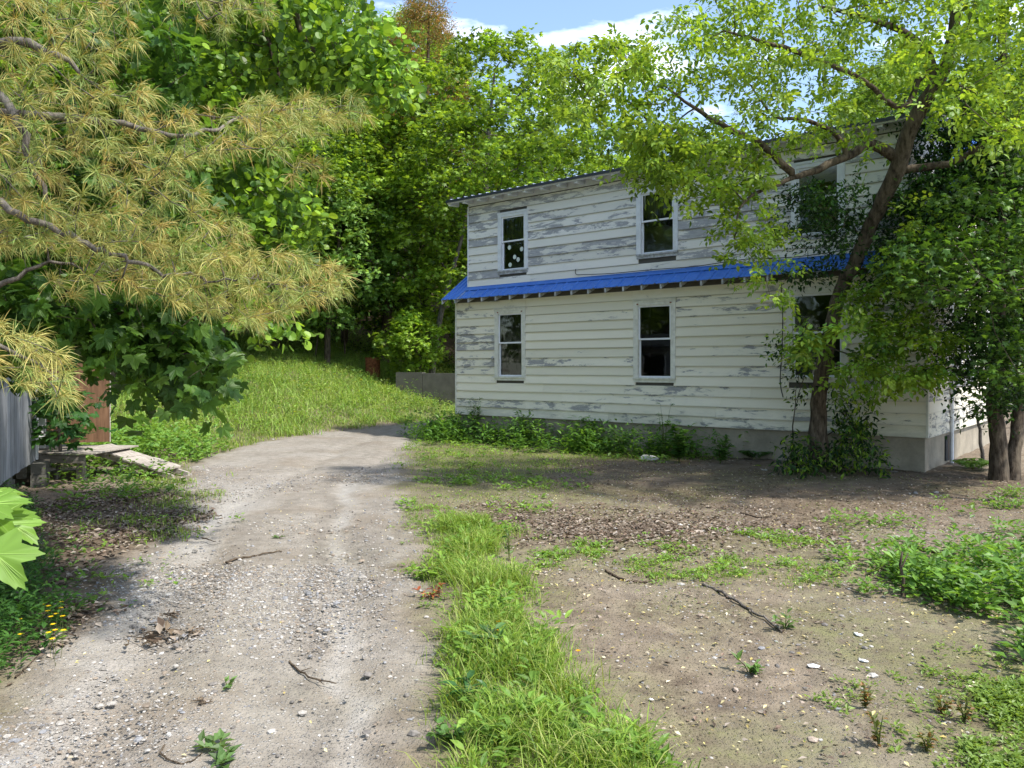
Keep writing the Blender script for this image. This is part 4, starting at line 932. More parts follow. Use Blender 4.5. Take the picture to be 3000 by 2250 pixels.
# SHRUB at the trunk foot
rng = np.random.default_rng(51); random.seed(51)
g0 = G(2405, 1365); tg = np.concatenate([px_targets([(2300, 1300), (2340, 1270), (2390, 1330), (2440, 1320), (2480, 1230), (2560, 1280), (2580, 1370), (2300, 1370)], (12.3, 13.3), 46, .2), px_targets([(2440, 1150), (2560, 1150), (2570, 1290), (2450, 1290)], (13.2, 13.7), 14, .2)])
org = np.array([g0[0], g0[1], 0.]); T = [((org+[0, 0, -.05]), (org+[.02, 0, .25]), (org+[.05, 0, .5]))]
b_ = near_tree('shrub', 'dark leafy shrub growing round the foot of the leaning trunk', 'shrub', org, [(list(T[0]), [.02, .015, .01], None)], tg, (.15, .2, 3), 'twig', .003)
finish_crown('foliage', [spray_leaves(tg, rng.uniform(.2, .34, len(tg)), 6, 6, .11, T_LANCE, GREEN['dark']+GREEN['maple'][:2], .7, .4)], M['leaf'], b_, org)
tg = px_targets([(2270, 980), (2360, 940), (2400, 1100), (2330, 1180), (2280, 1100)], (12.9, 13.5), 18, .2)
b_ = near_tree('shrub', 'thin weedy shrub against the siding left of the leaning trunk', 'shrub', org+[-.5, .1, 0], [([org+[-.5, .1, -.05], org+[-.45, .1, .7], org+[-.4, .1, 1.4]], [.015, .012, .006], None)], tg, (.1, .2, 3), 'twig', .003)
finish_crown('foliage', [spray_leaves(tg, rng.uniform(.18, .3, len(tg)), 5, 5, .09, T_OVAL, GREEN['dark']+GREEN['maple'], .7, .3)], M['leaf'], b_, org+[-.5, .1, 0])

# HEMLOCK / evergreen at right with double trunk
def ever(name, label, base, lines, tg, cols, seed, size=.09, ns=13, nl=9, rr=(.35, .65)):
    global rng
    rng = np.random.default_rng(seed)
    root = near_tree(name, label, 'tree', base, lines, tg, (.06, .1, 5), 'bark', .004)
    finish_crown('crown', [spray_leaves(tg, rng.uniform(*rr, len(tg)), ns, nl, size, T_OVAL, cols, .35, .28, upw=1.1)], M['leaf'], root, base); return root
rng = np.random.default_rng(61); random.seed(61)
org = at(2925, 1400, 12.4); org[2] = 0
L1 = A((2925, 1420, 12.4), (2922, 1300, 12.4), (2915, 1180, 12.4), (2925, 900, 12.5), (2930, 600, 12.6), (2935, 200, 12.7), (2940, -200, 12.8)); L2 = A((2965, 1415, 12.5), (2975, 1290, 12.6), (2985, 1180, 12.7), (3010, 900, 12.9), (3030, 600, 13.1), (3050, 200, 13.3))
tg = np.concatenate([px_targets([(2560, 640), (2700, 520), (3150, 400), (3200, 1000), (2950, 1080), (2850, 1020), (2760, 860), (2640, 850), (2560, 780)], (11.6, 14), 300, .34),
   px_targets([(2300, 560), (2560, 540), (2560, 730), (2420, 740), (2330, 700)], (12.2, 13.0), 26, .32),
   px_targets([(2330, 790), (2560, 740), (2560, 860), (2380, 860)], (12.2, 12.9), 16, .32),
   px_targets([(2750, 1000), (2900, 950), (3100, 1000), (3100, 1180), (2900, 1200), (2810, 1130)], (11.0, 12.6), 34, .34),
   px_targets([(2650, 300), (3100, 100), (3150, 560), (2600, 620)], (12.3, 14.0), 110, .4)])
tg = clear_trunk(np.concatenate([tg, px_targets([(2690, 380), (2950, 330), (2950, 640), (2680, 640)], (12.2, 13.2), 40, .3)]), 70, 12.9, False)
ever('hemlock_tree', 'dark evergreen with a forked trunk at the right edge of the yard', org, [(L1, [.16, .125, .115, .105, .09, .07, .04], None), (L2, [.12, .10, .09, .085, .08, .06], None)], tg, GREEN['dark'], 62)
# lighter leafy branches hanging in front of the evergreen
tg = px_targets([(2600, 740), (2750, 690), (3150, 640), (3150, 900), (2800, 880), (2620, 860)], (9.6, 11.2), 60, .34)
tg = np.concatenate([tg, px_targets([(2800, 1000), (2950, 950), (3100, 980), (3100, 1150), (2900, 1160)], (10, 11.2), 16, .3), px_targets([(2750, 560), (3000, 480), (3150, 560), (3100, 680), (2800, 680)], (10, 11.5), 22, .34), px_targets([(2560, 860), (2700, 860), (2760, 1100), (2640, 1130), (2560, 1000)], (11.4, 12.1), 18, .3)])
def clear_wall(T):
    u = 1500+T[:, 0]/T[:, 1]*F; v = 1077-(T[:, 2]-HC)/T[:, 1]*F
    return T[~((u > 2600) & (u < 2870) & (v > 880) & (v < 1250))]
tg = clear_wall(clear_trunk(tg, 75))
org = np.array([7.6, 9.6, 0.])
e2 = near_tree('maple_tree', 'small maple standing just beyond the right edge, its mid green branches crossing the evergreen', 'tree', org, [([org+[0, 0, -.1], org+[-.1, 0, 1.5], org+[-.25, .1, 3], org+[-.3, .2, 5]], [.09, .08, .06, .03], None)], tg, (.1, .3, 4))
finish_crown('crown', [spray_leaves(tg, rng.uniform(.3, .5, len(tg)), 8, 6, .10, T_STAR, [(.075, .16, .024), (.12, .23, .03), (.05, .11, .02)], .3, .22, upw=1.2)], M['leaf'], e2, org)
# bare shrub beside gable
org = np.array(list(G(2880, 1355))+[0.]); rng = np.random.default_rng(3)
b_ = near_tree('bare_shrub', 'nearly leafless twiggy shrub by the gable wall left of the forked trunk', 'shrub', org, [([org+[0, 0, -.05], org+[-.05, 0, .5], org+[-.12, 0, .9]], [.035, .03, .02], None)], org+np.array([-.1, 0, 1.1])+rng.normal(0, 1, (26, 3))*[.35, .3, .45], (.2, .2, 4), 'bark_grey', .004)

# ROUND LEAVED TREE, upper middle left
rng = np.random.default_rng(71); random.seed(71)
org = np.array([-7.2, 9.4, 0.])
tg = np.concatenate([px_targets([(420, 120), (560, -80), (1050, -120), (1080, 40), (1120, 130), (1160, 240), (1080, 230), (900, 250), (700, 320), (560, 300)], (7.4, 9.3), 150, .27),
   px_targets([(560, 440), (760, 420), (880, 560), (940, 700), (820, 760), (700, 680), (620, 560)], (7.4, 8.8), 52, .25),
   px_targets([(700, 880), (800, 860), (880, 900), (860, 970), (720, 960)], (7.2, 7.9), 9, .22),
   px_targets([(1000, 160), (1120, 150), (1200, 230), (1150, 320), (1060, 280)], (7.6, 8.3), 12, .24)])
ln = [([org+[0, 0, -.2], org+[.1, 0, 2.5], org+[.4, -.1, 5], org+[.9, -.2, 7.5]], [.16, .14, .10, .05], None),
      (A((-120, -60, 8.6), (200, -160, 8.5), (520, -60, 8.3), (560, 120, 8.2), (610, 280, 8.1)), [.06, .05, .045, .03, .012], 1),
      (A((300, -140, 8.4), (600, -60, 8.3), (760, 80, 8.2), (810, 200, 8.1), (815, 280, 8)), [.045, .04, .03, .02, .008], 1),
      (A((420, -120, 8.4), (800, -80, 8.3), (900, 130, 8.2), (1080, 250, 8), (1180, 300, 7.9)), [.045, .04, .028, .015, .007], 1),
      (A((-60, 300, 8.6), (250, 420, 8.4), (500, 500, 8.2), (640, 560, 8.1)), [.04, .034, .025, .01], 1)]
rt = near_tree('aspen_tree', 'round leaved tree whose branches hang in at the top left, behind the pine needles', 'tree', org, ln, tg, (.12, .3, 3), 'bark', .0025)
finish_crown('crown', [spray_leaves(tg, rng.uniform(.2, .34, len(tg)), 7, 6, .085, T_ROUND, GREEN['rnd'], .7, .4, upw=.5, clumpjit=.2)], M['leaf'], rt, org)

# MAPLE at left (dark hanging branches over the shed)
rng = np.random.default_rng(81); random.seed(81)
org = np.array([-6.1, 6.0, 0.])
tg = np.concatenate([px_targets([(-100, 850), (120, 800), (420, 860), (560, 950), (640, 1050), (560, 1120), (480, 1060), (330, 1000), (200, 1060), (60, 1040), (-100, 1020)], (5.0, 6.4), 84, .19),
   px_targets([(380, 930), (600, 900), (650, 1080), (560, 1150), (420, 1120)], (5.2, 5.8), 22, .16),
   px_targets([(-100, 330), (400, 300), (560, 420), (560, 620), (420, 860), (-100, 900)], (6.2, 7.2), 120, .25),
   px_targets([(200, 60), (500, 80), (560, 200), (500, 330), (300, 260)], (6.2, 7.), 36, .23),
   px_targets([(-100, -100), (700, -100), (520, 60), (-100, 200)], (6.4, 7.4), 36, .3)])
ln = [([org+[0, 0, -.2], org+[.05, 0, 1.6], org+[.1, .1, 3.4], org+[.2, .2, 6]], [.17, .15, .12, .05], None),
      (A((-500, 700, 6.2), (-100, 780, 6.0), (200, 850, 5.8), (430, 960, 5.6), (560, 1050, 5.5)), [.05, .04, .03, .015, .006], 1),
      (A((-500, 300, 6.4), (-60, 330, 6.6), (250, 460, 6.7), (460, 560, 6.8)), [.05, .045, .03, .012], 1)]
mt = near_tree('maple_tree', 'shaded maple at the left edge, dark lobed leaves hanging over the shed', 'tree', org, ln, tg, (.12, .3, 3), 'bark', .0025)
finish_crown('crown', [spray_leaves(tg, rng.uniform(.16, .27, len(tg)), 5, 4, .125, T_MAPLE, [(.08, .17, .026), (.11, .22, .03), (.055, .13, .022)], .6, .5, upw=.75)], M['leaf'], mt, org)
# thin maple sapling in front of the deck
rng = np.random.default_rng(91); random.seed(91)
g0 = G(165, 1405); org = np.array([g0[0], g0[1], 0.]); Y0 = g0[1]
tg = px_targets([(-40, 1150), (120, 1110), (270, 1190), (240, 1270), (90, 1280), (-40, 1260)], (Y0-.9, Y0+.5), 30, .24)
ms = near_tree('maple_sapling', 'thin maple sapling with a bare grey stem in front of the plank deck', 'sapling', org, [([org+[0, 0, -.05], at(175, 1330, Y0), at(172, 1240, Y0), at(180, 1130, Y0)], [.035, .026, .022, .012], None)], tg, (.1, .3, 3), 'bark_grey', .004)
finish_crown('foliage', [spray_leaves(tg, rng.uniform(.2, .35, len(tg)), 4, 4, .17, T_MAPLE, [(.035, .11, .025), (.05, .14, .028)], .35, .25, upw=1.3)], M['leaf'], ms, org)
# bright maple sapling close to the camera, bottom left
org = np.array([-1.72, 1.95, 0.]); ns_ = empty('maple_sapling', org, 0, 'bright yellow green maple seedling with large leaves at the lower left edge', 'sapling')
mb = MB(); sk = Skel(); sk.line([(0, 0, -.05), (.02, .02, .5), (.03, .05, .95), (.06, .06, 1.42)], None); mb.tube(np.array(sk.p), np.linspace(.012, .004, len(sk.p)), 7)
LV = [(at(-20, 1615, 2.05), (.55, -.1, -.55), (.0, -.75, .75), .135), (at(-25, 1520, 2.15), (.75, .1, .12), (-.1, -.55, .8), .125), (at(30, 1530, 2.25), (.7, .0, -.45), (.2, -.5, .8), .105), (at(-60, 1480, 2.1), (.6, .3, .1), (0, -.4, .9), .13), (at(-90, 1640, 2.1), (-.7, .1, -.3), (0, -.5, .8), .12), (at(-20, 1440, 2.3), (.5, .6, -.05), (0, -.3, .9), .10)]
ps = np.array([l[0] for l in LV]); top = org+np.array([.06, .06, 1.40])
for p, *_ in LV: mb.tube(np.array([org+[.04, .05, 1.15]-org, (p+org+[.04, .05, 1.2])/2-org+[0, 0, .01], p-org]), [.003, .0025, .002], 5)
mb.build('stem', M['stem'], ns_, True)
for l in LV:
    V, Fc = inst(T_MAPLE, np.array([l[0]-org])-norm(np.array([l[1]]))*l[3]*.3, norm(np.array([l[1]])), norm(np.array([l[2]])), l[3]*1.25)
    lf = mesh_np('leaf', V, Fc, M['leaf'], ns_, col=np.array([.17, .31, .045])*rng.uniform(.85, 1.1)*(1+.10*np.cos(np.arange(len(V))*1.7))[:, None], smooth=True)
    mb = MB(); nn = np.cross(V[3]-V[0], V[-2]-V[0]); nn = nn/np.linalg.norm(nn)*.0012*(-1 if np.dot(nn, np.array(l[2])) < 0 else 1)
    for j in range(1, len(V)):
        if np.linalg.norm(T_MAPLE[0][j][:2]-[.3, 0]) > .60: mb.tube([V[0]+nn, (V[0]+V[j])/2+nn*1.3, V[0]*.12+V[j]*.88+nn*.6], [.0011, .0008, .0003], 4)
    mb.build('vein', M['vein'], lf)

# WHITE PINE at left: needle tufts on drooping branches
rng = np.random.default_rng(95); random.seed(95)
org = np.array([-5.2, 4.4, 0.])
reg = [([(-60, 190), (130, 200), (420, 250), (560, 330), (760, 330), (900, 360), (860, 430), (700, 480), (600, 470), (560, 540), (700, 640), (740, 720), (620, 760), (420, 700), (240, 640), (-60, 560)], (4.2, 5.4), 235, .13),
       ([(700, 290), (950, 270), (1110, 290), (1090, 350), (940, 400), (740, 400)], (5.0, 5.9), 64, .085),
       ([(-60, 560), (300, 640), (560, 740), (860, 740), (1000, 790), (1010, 850), (860, 900), (760, 960), (560, 900), (420, 860), (200, 740), (-60, 720)], (4.3, 5.3), 250, .125),
       ([(-60, -60), (420, -60), (400, 120), (330, 200), (-60, 170)], (4.3, 5.2), 70, .13),
       ([(-60, 930), (80, 960), (170, 1040), (240, 1130), (170, 1170), (40, 1120), (-60, 1140)], (3.4, 4.2), 30, .10),
       ([(480, -60), (820, -60), (780, 70), (640, 100), (500, 40)], (5.2, 6.2), 40, .11),
       ([(830, 470), (950, 450), (960, 520), (850, 530)], (5.2, 5.6), 7, .09),
       ([(120, 800), (330, 800), (330, 860), (160, 880)], (4.4, 4.8), 8, .1)]
tg = np.concatenate([px_targets(p, y, n, d) for p, y, n, d in reg])
ln = [([org+[0, 0, -.2], org+[0, 0, 2], org+[.05, 0, 4], org+[.1, 0, 6.5]], [.2, .17, .14, .08], None),
      (A((-700, 450, 4.5), (-200, 540, 4.4), (0, 600, 4.4), (100, 655, 4.42), (200, 690, 4.45), (300, 742, 4.43), (380, 765, 4.5), (480, 808, 4.5), (560, 800, 4.55), (640, 822, 4.5), (740, 818, 4.6), (840, 842, 4.6)), [.03, .026, .021, .019, .017, .015, .013, .010, .008, .006, .005, .003], 1),
      (A((-700, 900, 4.5), (-100, 860, 4.6), (30, 820, 4.6), (130, 775, 4.65), (230, 785, 4.7), (310, 865, 4.75)), [.02, .018, .015, .010, .007, .004], 1),
      (A((-700, 100, 4.8), (-100, 130, 4.8), (60, 120, 4.8), (140, 150, 4.8), (240, 225, 4.85)), [.045, .038, .03, .022, .010], 1),
      (A((-700, 250, 4.7), (-100, 250, 4.7), (40, 330, 4.65), (90, 480, 4.65), (140, 600, 4.7)), [.035, .03, .024, .018, .010], 1),
      (A((-700, 300, 4.9), (0, 330, 4.9), (300, 350, 4.9), (500, 395, 4.9), (620, 380, 5.2), (720, 345, 5.5), (850, 325, 5.7), (1000, 310, 5.8)), [.035, .03, .02, .014, .012, .010, .007, .003], 1),
      (A((-700, -100, 5.2), (0, -120, 5.2), (400, -60, 5.4), (640, 10, 5.6)), [.03, .025, .015, .005], 1),
      (A((-600, 1000, 4.), (-100, 1000, 3.9), (60, 1040, 3.9), (170, 1110, 3.8)), [.02, .014, .009, .004], 1)]
pine = near_tree('pine_tree', 'white pine at the left edge with long yellowing needles spread across the upper left', 'pine tree', org, ln, tg, (.08, .15, 3), 'bark_grey', .0019, 2.3)
def tufts(C, size, n, seed):
    r = np.random.default_rng(seed); m = len(C)
    ax = norm(r.normal(size=(m, 3))*.35+np.array([.75, -.15, -.05])); D = norm(r.normal(size=(m*n, 3))*.75+np.repeat(ax, n, 0)*.75)
    L = size*r.uniform(.7, 1.15, m*n)*np.repeat(r.uniform(.8, 1.15, m), n); B = np.repeat(C, n, 0)+np.repeat(ax, n, 0)*(r.uniform(-.035, .02, m*n))[:, None]
    side = norm(np.cross(D, r.normal(size=(m*n, 3)))); w = .0016*r.uniform(.8, 1.3, m*n)
    mid = B+D*(L*.55)[:, None]+np.array([0, 0, -1.])*(L*.05)[:, None]; tip = B+D*L[:, None]*.97+np.array([0, 0, -1.])*(L*r.uniform(.15, .38, m*n))[:, None]
    V = np.stack([B-side*w[:, None]*.7, B+side*w[:, None]*.7, mid+side*w[:, None], mid-side*w[:, None], tip], 1)
    i = np.arange(m*n)[:, None]*5; Q = i+np.array([[0, 1, 2, 3]]); Tt = i+np.array([[3, 2, 4]])
    base = np.array([(.45, .42, .13), (.33, .38, .11), (.46, .36, .11), (.20, .28, .07)])
    tint = np.repeat(r.choice(4, m, p=[.34, .28, .16, .22]), n); other = r.choice(4, m*n); c = np.where((r.random(m*n) < .7)[:, None], base[tint], base[other])*r.uniform(.75, 1.2, (m*n, 1))
    return V.reshape(-1, 3), Q, Tt, np.repeat(c, 5, 0)
V, Q, Tt, c = tufts(tg, .115, 44, 7)
mesh_np('needles', V-org, [Tt, Q], M['needle'], pine, col=c)

# ================================================================= GROUND COVER
def sample(poly, n, mask=None, seed=0):
    r = np.random.default_rng(seed); P = np.array(poly); lo, hi = P.min(0), P.max(0); out = np.zeros((0, 2)); k = 0
    while len(out) < n and k < 60:
        q = r.uniform(lo-.3, hi+.3, (n*3, 2)); am = .10*q[:, 1]; s = pip(poly, q[:, 0]+(fbm(q[:, 0], q[:, 1], 1.6, 3, 21)-.5)*am*1.4+r.normal(0, 1, len(q))*am*.16, q[:, 1]+(fbm(q[:, 0], q[:, 1], 1.6, 3, 33)-.5)*am*1.4+r.normal(0, 1, len(q))*am*.2)
        if mask is not None: s &= r.random(len(q)) < mask(q[:, 0], q[:, 1])
        out = np.concatenate([out, q[s]]); k += 1
    return out[:n]
def blades(XY, h, w, cols, seed, lean=.45, hj=.45, dz_=0.):
    r = np.random.default_rng(seed); n = len(XY); z = gz(XY[:, 0], XY[:, 1])+dz_; B = np.stack([XY[:, 0], XY[:, 1], z-.01], 1)
    a = r.uniform(0, 6.283, n); d = np.stack([np.cos(a), np.sin(a), np.zeros(n)], 1); s = np.stack([-np.sin(a+r.normal(0, .6, n)), np.cos(a), np.zeros(n)], 1)
    H = h*r.uniform(1-hj, 1+hj, n); ln_ = lean*r.uniform(.2, 1.6, n)*H; W_ = (w*r.uniform(.6, 1.3, n))[:, None]
    up = np.array([0, 0, 1.]); m1 = B+up*(H*.5)[:, None]+d*(ln_*.25)[:, None]; m2 = B+up*(H*.85)[:, None]+d*(ln_*.62)[:, None]; t = B+up*(H*.96)[:, None]+d*(ln_*1.15)[:, None]
    V = np.stack([B-s*W_*.5, B+s*W_*.5, m1+s*W_*.45, m1-s*W_*.45, m2+s*W_*.3, m2-s*W_*.3, t], 1)
    i = np.arange(n)[:, None]*7; Q = np.concatenate([i+np.array([[0, 1, 2, 3]]), i+np.array([[3, 2, 4, 5]])]); Tt = i+np.array([[5, 4, 6]])
    rng2 = np.random.default_rng(seed+1); cc = np.array(cols)[rng2.choice(len(cols), n)]*rng2.uniform(.7, 1.3, (n, 1)); tipc = cc*1.0
    return V.reshape(-1, 3), Q, Tt, np.repeat(np.clip(cc, .004, .9), 7, 0)
def grass_obj(name, label, sets, cat='grass'):
    Vs, Qs, Ts, Cs = [], [], [], []; o = 0
    for (V, Q, T, c) in sets: Vs.append(V); Qs.append(Q+o); Ts.append(T+o); Cs.append(c); o += len(V)
    return tag(mesh_np(name, np.concatenate(Vs), [np.concatenate(Ts), np.concatenate(Qs)], M['grass'], col=np.concatenate(Cs)), label, cat, None, 'stuff')
YARD = PG((1300,1380),(1700,1350),(3200,1420),(3400,2400),(2000,2400),(1780,2050),(1500,1700))
GC = [(.17, .28, .035), (.23, .35, .05), (.29, .40, .07), (.12, .22, .03), (.36, .40, .12)]
clump = lambda x, y, s=1.8, k=0: np.clip((fbm(x, y, s, 3, 50+k)-.32)*3.2, .03, 1)
notroad = lambda x, y: (1-road_mask(x, y, .12))
S1 = sample(STRIP, 17000, lambda x, y: clump(x, y, 2.2)*.8+.2, 1); S1b = sample(STRIP, 9000, lambda x, y: clump(x, y, 3.0, 3)**2, 2)
grass_obj('grass_strip', 'lush bright grass strip between the driveway and the bare yard', [blades(S1, .06, .0055, GC, 1, .8, .6), blades(S1b, .125, .006, GC, 2, .9, .6)])
S2 = sample(LAWN, 17000, lambda x, y: .2+clump(x, y, 1.3, 5), 3); S2b = sample(LAWN2, 1500, lambda x, y: clump(x, y, 1.6, 6)**2, 4); S3 = sample(MIDW, 4200, lambda x, y: clump(x, y, 2.6, 7)**3, 5)
S4 = sample(VERGE, 12000, lambda x, y: notroad(x, y), 6); S5 = sample(LEFTG, 4200, lambda x, y: clump(x, y, 1.4, 8), 7); S6 = sample(SIDE, 1500, lambda x, y: clump(x, y, 2.2, 9)**2*notroad(x, y), 8)
S8 = sample(YARD, 12000, lambda x, y: clump(x, y, 1.3, 45)**3, 88)
grass_obj('short_grass', 'short patchy grass on the yard, driveway edges and verge', [blades(S8, .016, .006, GC, 89, 1.2), blades(S2, .045, .008, GC, 3), blades(S2b, .03, .008, GC, 4), blades(S3, .035, .006, GC, 5), blades(S4, .09, .013, GC, 6), blades(S5[:1900], .065, .008, GC, 7), blades(S6, .03, .005, GC, 8)])
MEAD = [(-13.5, 14.5), (-9.2, 15.6), (-7.6, 17.8), (-5.8, 20.4), (-3.7, 24.6), (-1.6, 27.0), (1.0, 28.6), (3.5, 31), (3.5, 38.5), (-6, 40), (-16, 40), (-18, 28)]
S7 = sample(MEAD, 66000, lambda x, y: .35+.65*clump(x, y, .8, 11), 9); S7b = sample(MEAD, 6000, lambda x, y: clump(x, y, .6, 12)**2, 10)
MC = [(.21, .35, .06), (.27, .42, .08), (.31, .45, .10), (.15, .28, .05), (.36, .45, .14)]
grass_obj('meadow', 'tall bright meadow grass rising from the driveway to the wood', [blades(S7, .21, .015, MC, 11, 1.1, .6), blades(S7b[:5000], .42, .013, MC, 12, .8)])
# leafy weeds
def weed_leaves(XY, nl, size, cols, tmpl, seed, h=.08, spread=.08, flat_=.5):
    global rng
    rng = np.random.default_rng(seed); n = len(XY); k = nl; P0 = np.stack([XY[:, 0], XY[:, 1], gz(XY[:, 0], XY[:, 1])], 1)
    a = rng.uniform(0, 6.283, n*k); e = rng.uniform(0, .9, n*k); d = np.stack([np.cos(a), np.sin(a), e], 1); d = norm(d)
    hh = h*np.repeat(rng.uniform(.4, 1.4, n), k)*rng.uniform(0, 1, n*k); P = np.repeat(P0, k, 0)+np.stack([np.cos(a)*spread*rng.random(n*k), np.sin(a)*spread*rng.random(n*k), hh], 1)
    s = size*np.repeat(rng.uniform(.6, 1.3, n), k)*rng.uniform(.7, 1.2, n*k); V, Fc = inst(tmpl, P, d, norm(rvec(n*k)*.3+[0, 0, 1]), s)
    c = np.array(cols)[np.repeat(rng.choice(len(cols), n), k)]*rng.uniform(.75, 1.25, (n*k, 1)); return V, Fc, expand(c, len(tmpl[0]))
def stuff_leaf(name, label, parts_, cat, mat='leaf'):
    o = finish_crown(name, parts_, M[mat], None, (0, 0, 0)); return tag(o, label, cat, None, 'stuff')
WC = [(.14, .26, .04), (.18, .32, .05), (.23, .37, .06)]
def HL2W(x, y): return (HP[0]+.7694*x+.6388*y, HP[1]-.6388*x+.7694*y)
BASE = [HL2W(*q) for q in ((-.7, .6), (-.1, .3), (-.05, -.05), (7.3, -.05), (7.6, -.7), (4, -1.0), (1.5, -1.2), (-.6, -1.0), (-1.1, -.2))]
stuff_leaf('yard_weeds', 'low broad leaved weeds scattered over the yard and grass strip', [
  weed_leaves(sample(STRIP, 330, lambda x, y: clump(x, y, 2.5, 20), 20), 8, .075, WC, T_LANCE, 21, .12, .05),
  weed_leaves(sample(LAWN, 420, lambda x, y: clump(x, y, 1.5, 21), 22), 7, .08, WC, T_OVAL, 23, .08, .08),
  weed_leaves(sample(LAWN2, 180, lambda x, y: clump(x, y, 1.5, 22)**2, 24), 6, .07, WC, T_OVAL, 25, .06, .06),
  weed_leaves(sample(MIDW, 520, lambda x, y: clump(x, y, 2.6, 7)**3, 26), 5, .045, WC, T_OVAL, 27, .04, .04),
  weed_leaves(sample(SIDE, 120, lambda x, y: notroad(x, y), 28), 6, .04, WC, T_OVAL, 29, .03, .04),
  weed_leaves(sample(CREEP, 2600, lambda x, y: clump(x, y, 2.2, 24), 30), 6, .030, [(.20, .30, .05), (.16, .26, .04)], T_OVAL, 31, .03, .03)], 'weeds')
stuff_leaf('bramble_patch', 'dense mid green leafy weeds along the right edge of the yard', [weed_leaves(sample(RIGHTS, 190, lambda x, y: clump(x, y, 1.8, 35)**3, 82), 9, .06, [(.13, .25, .04), (.17, .31, .05)], T_OVAL, 83, .12, .09), weed_leaves(sample(RIGHTW, 400, lambda x, y: clump(x, y, 1.5, 25)**2+.05, 32), 9, .082, [(.13, .26, .04), (.17, .32, .05), (.09, .19, .03)], T_OVAL, 33, .24, .10)], 'weeds')
stuff_leaf('foundation_weeds', 'knee high leafy weeds growing along the foot of the house wall', [
  weed_leaves(sample(BASE, 620, lambda x, y: clump(x, y, 1.2, 26), 34), 16, .12, [(.08, .18, .03), (.11, .24, .035), (.16, .31, .045)], T_LANCE, 35, .50, .17)], 'weeds')
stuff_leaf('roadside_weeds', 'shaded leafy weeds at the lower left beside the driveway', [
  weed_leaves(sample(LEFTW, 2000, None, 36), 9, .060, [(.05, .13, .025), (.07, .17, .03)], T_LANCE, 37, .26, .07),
  weed_leaves(sample(PG((60,1500),(600,1400),(560,1700),(300,1900),(60,2000)), 150, lambda x, y: clump(x, y, 2, 27)**2, 38), 6, .05, WC, T_OVAL, 39, .07, .05)], 'weeds')
SHW = [(-8.6, 14.), (-5.4, 13.9), (-6.4, 16.2), (-8, 18), (-10, 17.5)]
stuff_leaf('meadow_weeds', 'leafy weeds and young sprouts at the front of the meadow', [
  weed_leaves(sample(PG((130,1430),(330,1345),(520,1390),(480,1440),(250,1500)), 110, None, 86), 10, .09, [(.11, .22, .03), (.16, .30, .04)], T_OVAL, 87, .28, .12),
  weed_leaves(sample(SHW, 330, None, 40), 14, .13, [(.14, .28, .05), (.19, .34, .06)], T_OVAL, 41, .55, .18),
  weed_leaves(sample(MEAD, 6500, lambda x, y: clump(x, y, .7, 28)*.8+.2, 42), 9, .085, MC, T_OVAL, 43, .27, .18), weed_leaves(sample(MEAD, 700, lambda x, y: clump(x, y, .5, 38)**3, 46), 20, .12, [(.10, .20, .04), (.14, .26, .05)], T_LANCE, 47, .5, .22)], 'weeds')
LOWF = [(-12, 36), (6, 34), (8, 44), (-14, 46)]
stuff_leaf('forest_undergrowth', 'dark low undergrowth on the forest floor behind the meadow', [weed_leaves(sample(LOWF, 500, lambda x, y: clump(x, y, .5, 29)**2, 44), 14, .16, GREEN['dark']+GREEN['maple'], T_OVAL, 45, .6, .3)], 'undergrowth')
# dead leaves
def litter(XY, size, cols, seed, tmpl=T_OVAL, lift=.012):
    global rng
    rng = np.random.default_rng(seed); n = len(XY); P = np.stack([XY[:, 0], XY[:, 1], gz(XY[:, 0], XY[:, 1])+lift*rng.uniform(.5, 2.0, n)], 1)
    a = rng.uniform(0, 6.283, n); d = norm(np.stack([np.cos(a), np.sin(a), rng.normal(0, .28, n)], 1)); s = size*rng.uniform(.5, 1.4, n); V, Fc = inst(tmpl, P, d, norm(rvec(n)*.35+[0, 0, 1]), s)
    c = np.array(cols)[rng.choice(len(cols), n)]*rng.uniform(.6, 1.35, (n, 1)); return V, Fc, expand(np.clip(c, .01, .9), len(tmpl[0]))
DC = [(.16, .12, .09), (.24, .20, .155), (.33, .28, .23), (.10, .075, .055), (.19, .135, .10)]
stuff_leaf('dead_leaves', 'dry brown fallen leaves lying on the soil', [
  litter(sample(LIT1, 5000, lambda x, y: .3+.7*clump(x, y, 1.5, 30), 50), .062, DC, 51), litter(sample(LIT2, 1100, None, 52), .09, DC, 53),
  litter(sample(LIT3, 2600, lambda x, y: .15+clump(x, y, 2.1, 31)**2, 54), .055, DC, 55), litter(sample(YARD, 8500, lambda x, y: clump(x, y, 1.1, 32)**2*.8+.15, 56), .032, DC, 57),
  litter(sample([(-14, 36.5), (6, 35), (8, 60), (-18, 60)], 5000, None, 58), .16, DC, 59),
  litter(sample(LEFTW, 500, None, 60), .05, DC, 61), litter(sample(HSH, 2600, lambda x, y: .2+clump(x, y, 1.7, 37), 84), .045, DC, 85), litter(sample(PG((1480,1480),(2300,1500),(2250,1640),(1500,1600)), 1500, lambda x, y: clump(x, y, 1.5, 33)**2, 62), .055, DC, 63)], 'fallen leaves', 'litter')
YC = [(.62, .56, .24), (.70, .62, .34), (.55, .44, .15), (.66, .60, .44)]
stuff_leaf('fallen_petals', 'pale yellow fallen flower bits scattered on soil and driveway', [
  litter(sample(YARD, 2300, lambda x, y: .15+.85*clump(x, y, .9, 34), 64), .022, YC, 65), litter(sample(ROAD, 420, lambda x, y: (y < 14)*1., 66), .020, YC, 67), litter(sample(YARD, 500, lambda x, y: (y < 7)*1., 68), .030, YC, 69)], 'petals', 'petal')
